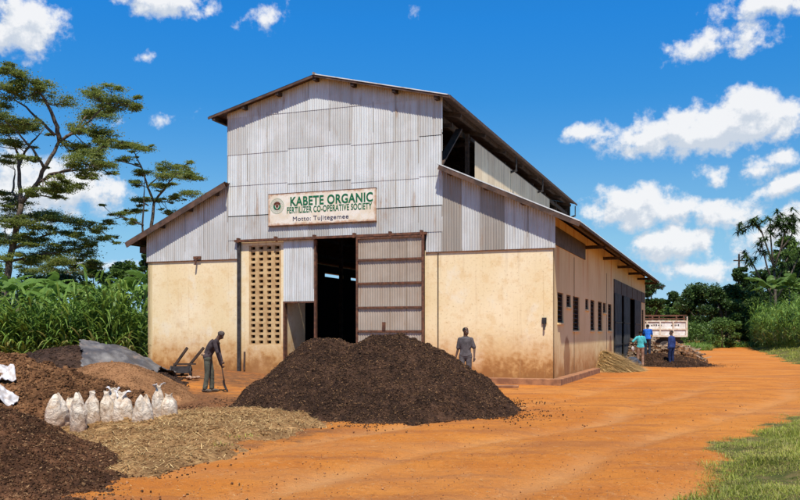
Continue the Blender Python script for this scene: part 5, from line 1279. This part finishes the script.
def banana(px, Y, H, seed, label, nl=8, L_=1.9, mat='banana'):
    rng = np.random.default_rng(seed); x = at(px, Y); T = empty('banana_plant', (x, Y, float(gz(x, Y))), rng.uniform(0, 6), label, 'banana plant', 'banana plants behind the yard')
    m_ = MB(); m_.tube([(0, 0, -.1), (.03, 0, H*.4), (.06, .02, H*.72)], [.13, .10, .06], 10); m_.build('stem', MAT['stem'], T, True)
    V = []; Fq = []; Tn = []; b = 0
    for l in range(nl):
        a = l*2.4+rng.uniform(-.3, .3); el = rng.uniform(.85, 1.4) if l < nl*.7 else rng.uniform(.5, .9); LL = L_*rng.uniform(.75, 1.15); K = 22; w0 = .23*LL/1.9*rng.uniform(.8, 1.1)
        d = np.array([cos(a)*cos(el), sin(a)*cos(el), sin(el)]); s = np.array([-sin(a), cos(a), 0]); s0 = np.array([.06, .02, H*.70]); droop = rng.uniform(.45, .9)
        pts = [s0+d*LL*t+np.array([cos(a)*.25*LL*t*t, sin(a)*.25*LL*t*t, -droop*LL*t*t]) for t in np.linspace(0, 1, K+1)]
        for side in (-1, 1):
            k = 0
            while k < K:
                run = int(rng.integers(1, 5)); k2 = min(K, k+run)     # torn segments droop by different amounts
                dr = rng.uniform(.05, .9)
                for j in range(k, k2):
                    if j < 3: continue
                    t0, t1 = j/K, (j+1)/K; wa = w0*sin(pi*min(1, t0*1.02))**.55 if t0 < .98 else .02; wb = w0*max(.02, sin(pi*min(.995, t1)))**.55
                    o0 = s*side*wa+np.array([0, 0, -wa*dr]); o1 = s*side*wb+np.array([0, 0, -wb*dr]); V += [pts[j], pts[j+1], pts[j+1]+o1*.97, pts[j]+o0]; Fq.append([b, b+1, b+2, b+3]); b += 4; Tn.append(np.clip(.25+.5*rng.random()*.6+(.5 if (l == nl-1) else 0), 0, 1))
                k = k2
        for j in range(3): pass
    o = np_mesh('leaves', np.array(V), np.array(Fq), MAT[mat], T, tone=np.array(Tn))
    m_ = MB()
BN = [(18, 34.5, 3.0, 'banana plant with an upright bright leaf under the tall flat topped tree'), (36, 37, 2.7, 'banana plant between the two left bushes'), (62, 35, 2.9, 'banana plant with broad pale leaves in the middle of the tall grass'), (88, 37.5, 3.0, 'banana plant with a leaf slanting up to the right'), (108, 36.5, 2.6, 'lower banana plant sunk in the tall grass'),
      (128, 37, 3.1, 'banana plant reaching toward the warehouse corner'), (2, 36, 3.1, 'banana plant at the left edge of the picture'), (150, 40, 3.6, 'banana plant growing right behind the warehouse corner'), (50, 38, 3.2, 'banana plant tucked behind the broad pale leaved one')]
for i, (px, Y, H, lab) in enumerate(BN): banana(px, Y, H*1.34, 200+i, lab, L_=2.1)
banana(770, 84, 7.6, 260, 'tall banana plant beside the candelabra tree', 11, 3.4, 'mid_leaf'); banana(790, 82, 7.2, 261, 'leaning banana plant at the right edge behind the tall grass', 10, 3.2, 'mid_leaf')

# tall grass
def tall_grass(name, region, n, H, seed, mat='napier', wid=1., lf=.30):
    rng = np.random.default_rng(seed); X, Y = region(rng, n); Z = gz(X, Y); h = rng.uniform(.5, 1.0, n)*H*(1+.9*fbm(X*.45, Y*.45, o=2, seed=44))
    A = []; S = np.stack([X, Y, Z], 1); a = rng.uniform(0, 2*pi, n); ln = rng.uniform(.02, .18, n); D = np.stack([np.cos(a)*ln, np.sin(a)*ln, np.ones(n)], 1); D /= np.linalg.norm(D, axis=1)[:, None]
    tone0 = rng.random(n)
    A.append(arc_arrays(S, D, h, .028, .03, rng, 3, tone0*.5))
    for k in range(10):
        t = .22+.075*k+rng.uniform(-.03, .03, n); s = S+D*(h*t)[:, None]; a = rng.uniform(0, 2*pi, n); el = rng.uniform(.6, 1.25, n)
        d = np.stack([np.cos(a)*np.cos(el), np.sin(a)*np.cos(el), np.sin(el)], 1); dead = (t < .42)&(rng.random(n) < .5)
        A.append(arc_arrays(s, d, rng.uniform(.5, 1.1, n)*H*lf, rng.uniform(.030, .052, n)*wid, rng.uniform(.35, .95, n), rng, 5, np.where(dead, rng.uniform(.88, 1, n), rng.random(n)*.85)))
    v, f, t = merge(A); o = np_mesh(name, v, f, MAT[mat], tone=t); tag(o, kind='stuff')
def regL(rng, n):
    Y = 31.5+rng.random(n)**1.4*7; px = rng.uniform(-50, 150, n); X = (px-400)/F_*Y; lx, ly = to_local(X, Y); k = lx < -15.6; X = np.where(k, X, X-6); return X, Y
tall_grass('tall_grass', regL, 950, 3.1, 300, wid=2.8, lf=.42)
def regR(rng, n):
    Y = 60+rng.random(n)*32; ex = np.interp(Y, [60, 75, 92], [29.0, 31.5, 37.0]); X = ex+rng.random(n)**1.2*9; return X, Y
tall_grass('tall_grass', regR, 1700, 3.9, 301, wid=3.2, lf=.40)

# short grass
def short_grass(name, sampler, n, hmin, hmax, w, seed):
    rng = np.random.default_rng(seed); X, Y = sampler(rng, n); g = grass_d(X, Y)
    cl = fbm(X*2.2, Y*2.2, o=3, seed=61)
    ok = rng.random(n) < np.clip((g+.25)*1.1, 0, 1)*np.clip(.8+cl*1.6, .4, 1); X, Y, cl = X[ok], Y[ok], cl[ok]; n = len(X)
    a = rng.uniform(0, 2*pi, n); el = rng.uniform(.5, 1.4, n); D = np.stack([np.cos(a)*np.cos(el), np.sin(a)*np.cos(el), np.sin(el)], 1); S = np.stack([X, Y, gz(X, Y)], 1)
    L_ = rng.uniform(hmin, hmax, n)*np.clip(1+cl*3.2, .4, 2.4); dry = fbm(X*1.1, Y*1.1, o=3, seed=62)+rng.normal(size=n)*.06 > .02
    tone = np.where(rng.random(n) < np.where(dry, .55, .12), rng.uniform(.86, 1, n), rng.random(n)*.8)
    v, f, t = arc_arrays(S, D, L_, rng.uniform(.6, 1.2, n)*w, rng.uniform(.3, .8, n), rng, 3, tone); o = np_mesh(name, v, f, MAT['grass'], tone=t); tag(o, kind='stuff')
def sf(rng, n): Y = rng.uniform(7.2, 19.5, n); X = np.interp(Y, [7, 19.5], [2.0, 7.5])+rng.random(n)*np.interp(Y, [7, 19.5], [3.2, 4.5]); return X, Y
short_grass('grass', sf, 190000, .035, .11, .008, 400)
def sl(rng, n): Y = rng.uniform(42, 92, n); X = np.interp(Y, [42, 92], [19.0, 36.5])+rng.random(n)*7; return X, Y
short_grass('grass', sl, 60000, .1, .26, .03, 401)
def sr(rng, n): Y = rng.uniform(76, 92, n); X = (rng.uniform(684, 752, n)-400)/F_*Y; return X, Y
rng = np.random.default_rng(402); X, Y = sr(rng, 14000); a = rng.uniform(0, 2*pi, len(X)); el = rng.uniform(.7, 1.4, len(X)); k = ((X-400*0)/Y*F_+400 < 712) | (Y > 86)
X, Y, a, el = X[k], Y[k], a[k], el[k]; D = np.stack([np.cos(a)*np.cos(el), np.sin(a)*np.cos(el), np.sin(el)], 1)
v, f, t = arc_arrays(np.stack([X, Y, gz(X, Y)], 1), D, rng.uniform(.3, 1.3, len(X)), .07, .5, rng, 3); o = np_mesh('roadside_weeds', v, f, MAT['napier'], tone=t); tag(o, kind='stuff')

# pebbles and crumbs of earth on the road
rng = np.random.default_rng(500); n = 5200
Y = 7.5+rng.random(n)**1.5*26; X = rng.uniform(-.5, .5, n)*Y*1.0; c = np.stack([X, Y, gz(X, Y)+.012], 1); ok = grass_d(X, Y) < -.2; lx, ly = to_local(X, Y); ok &= ~((lx < .4) & (ly > -.4)); c = c[ok]; n = len(c)
v, f, t = chunk_arrays(c, rng.uniform(.004, .012, n)*(1+(rng.random(n) < .02)*1.6), rng, rng.random(n))
nm = NB('pebble'); MAT['pebble'] = nm.fin(nm.mix(nm.mr(nm.attr('tone'), .1, .95), (.17, .065, .028), (.50, .26, .12)), .9, 0, .15)
o = np_mesh('pebbles', v, f, MAT['pebble'], tone=t); tag(o, kind='stuff')
# far utility pole
x = at(739, 110); o = MB(); z0 = float(gz(x, 110)); o.tube([(0, 0, 0), (0, 0, 11.2)], [.16, .11], 8); o.box(-.7, .7, -.06, .06, 10.3, 10.45); o = o.build('utility_pole', MAT['wood']); o.location = (x, 110, z0); tag(o, 'thin utility pole rising behind the roadside trees', 'pole')

rng = np.random.default_rng(610); P_ = []
for cx, cy, rx, ry, n in ((-.75, 19.0, 3.1, 3.2, 9000), (-6.0, 9.8, 2.75, 2.9, 6000), (-7.8, 17.0, 3.2, 2.7, 3000), (13.3, 43.8, 2.3, 3.1, 1500)):
    a = rng.uniform(0, 2*pi, n); q = .9+np.abs(rng.normal(size=n))*.22*(.6+.8*rng.random(n)); P_.append(np.stack([cx+np.cos(a)*rx*q, cy+np.sin(a)*ry*q], 1))
P_ = np.concatenate(P_); c = np.stack([P_[:, 0], P_[:, 1], gz(P_[:, 0], P_[:, 1])+.01], 1); lx, ly = to_local(c[:, 0], c[:, 1]); c = c[((ly < -.1) | (lx > .2)) & (fbm(c[:, 0]*1.3, c[:, 1]*1.3, o=3, seed=55)+rng.normal(size=len(c))*.05 > .0)]; n = len(c)
v, f, t = chunk_arrays(c, rng.uniform(.006, .026, n)*(1+(rng.random(n) < .03)*1.2), rng, rng.random(n)*.3)
o = np_mesh('compost_crumbs', v, f, MAT['compost_red'], tone=t); tag(o, kind='stuff')

# bits of straw and dry leaf trodden into the yard
rng = np.random.default_rng(620); n = 5000
Y = 7.5+rng.random(n)**1.3*24; X = rng.uniform(-.45, .42, n)*Y; w_ = np.exp(-np.hypot(X+3, Y-14)/5)+.12; ok = (grass_d(X, Y) < .2) & (rng.random(n) < w_); lx, ly = to_local(X, Y); ok &= ~((lx < .4) & (ly > -.4)); X, Y = X[ok], Y[ok]; n = len(X)
a = rng.uniform(0, 2*pi, n); D = np.stack([np.cos(a), np.sin(a), rng.uniform(-.02, .12, n)], 1)
v, f, t = arc_arrays(np.stack([X, Y, gz(X, Y)+.025], 1), D, rng.uniform(.03, .12, n), rng.uniform(.005, .012, n), .05, rng, 2); o = np_mesh('straw_bits', v, f, MAT['straw'], tone=t); tag(o, kind='stuff')
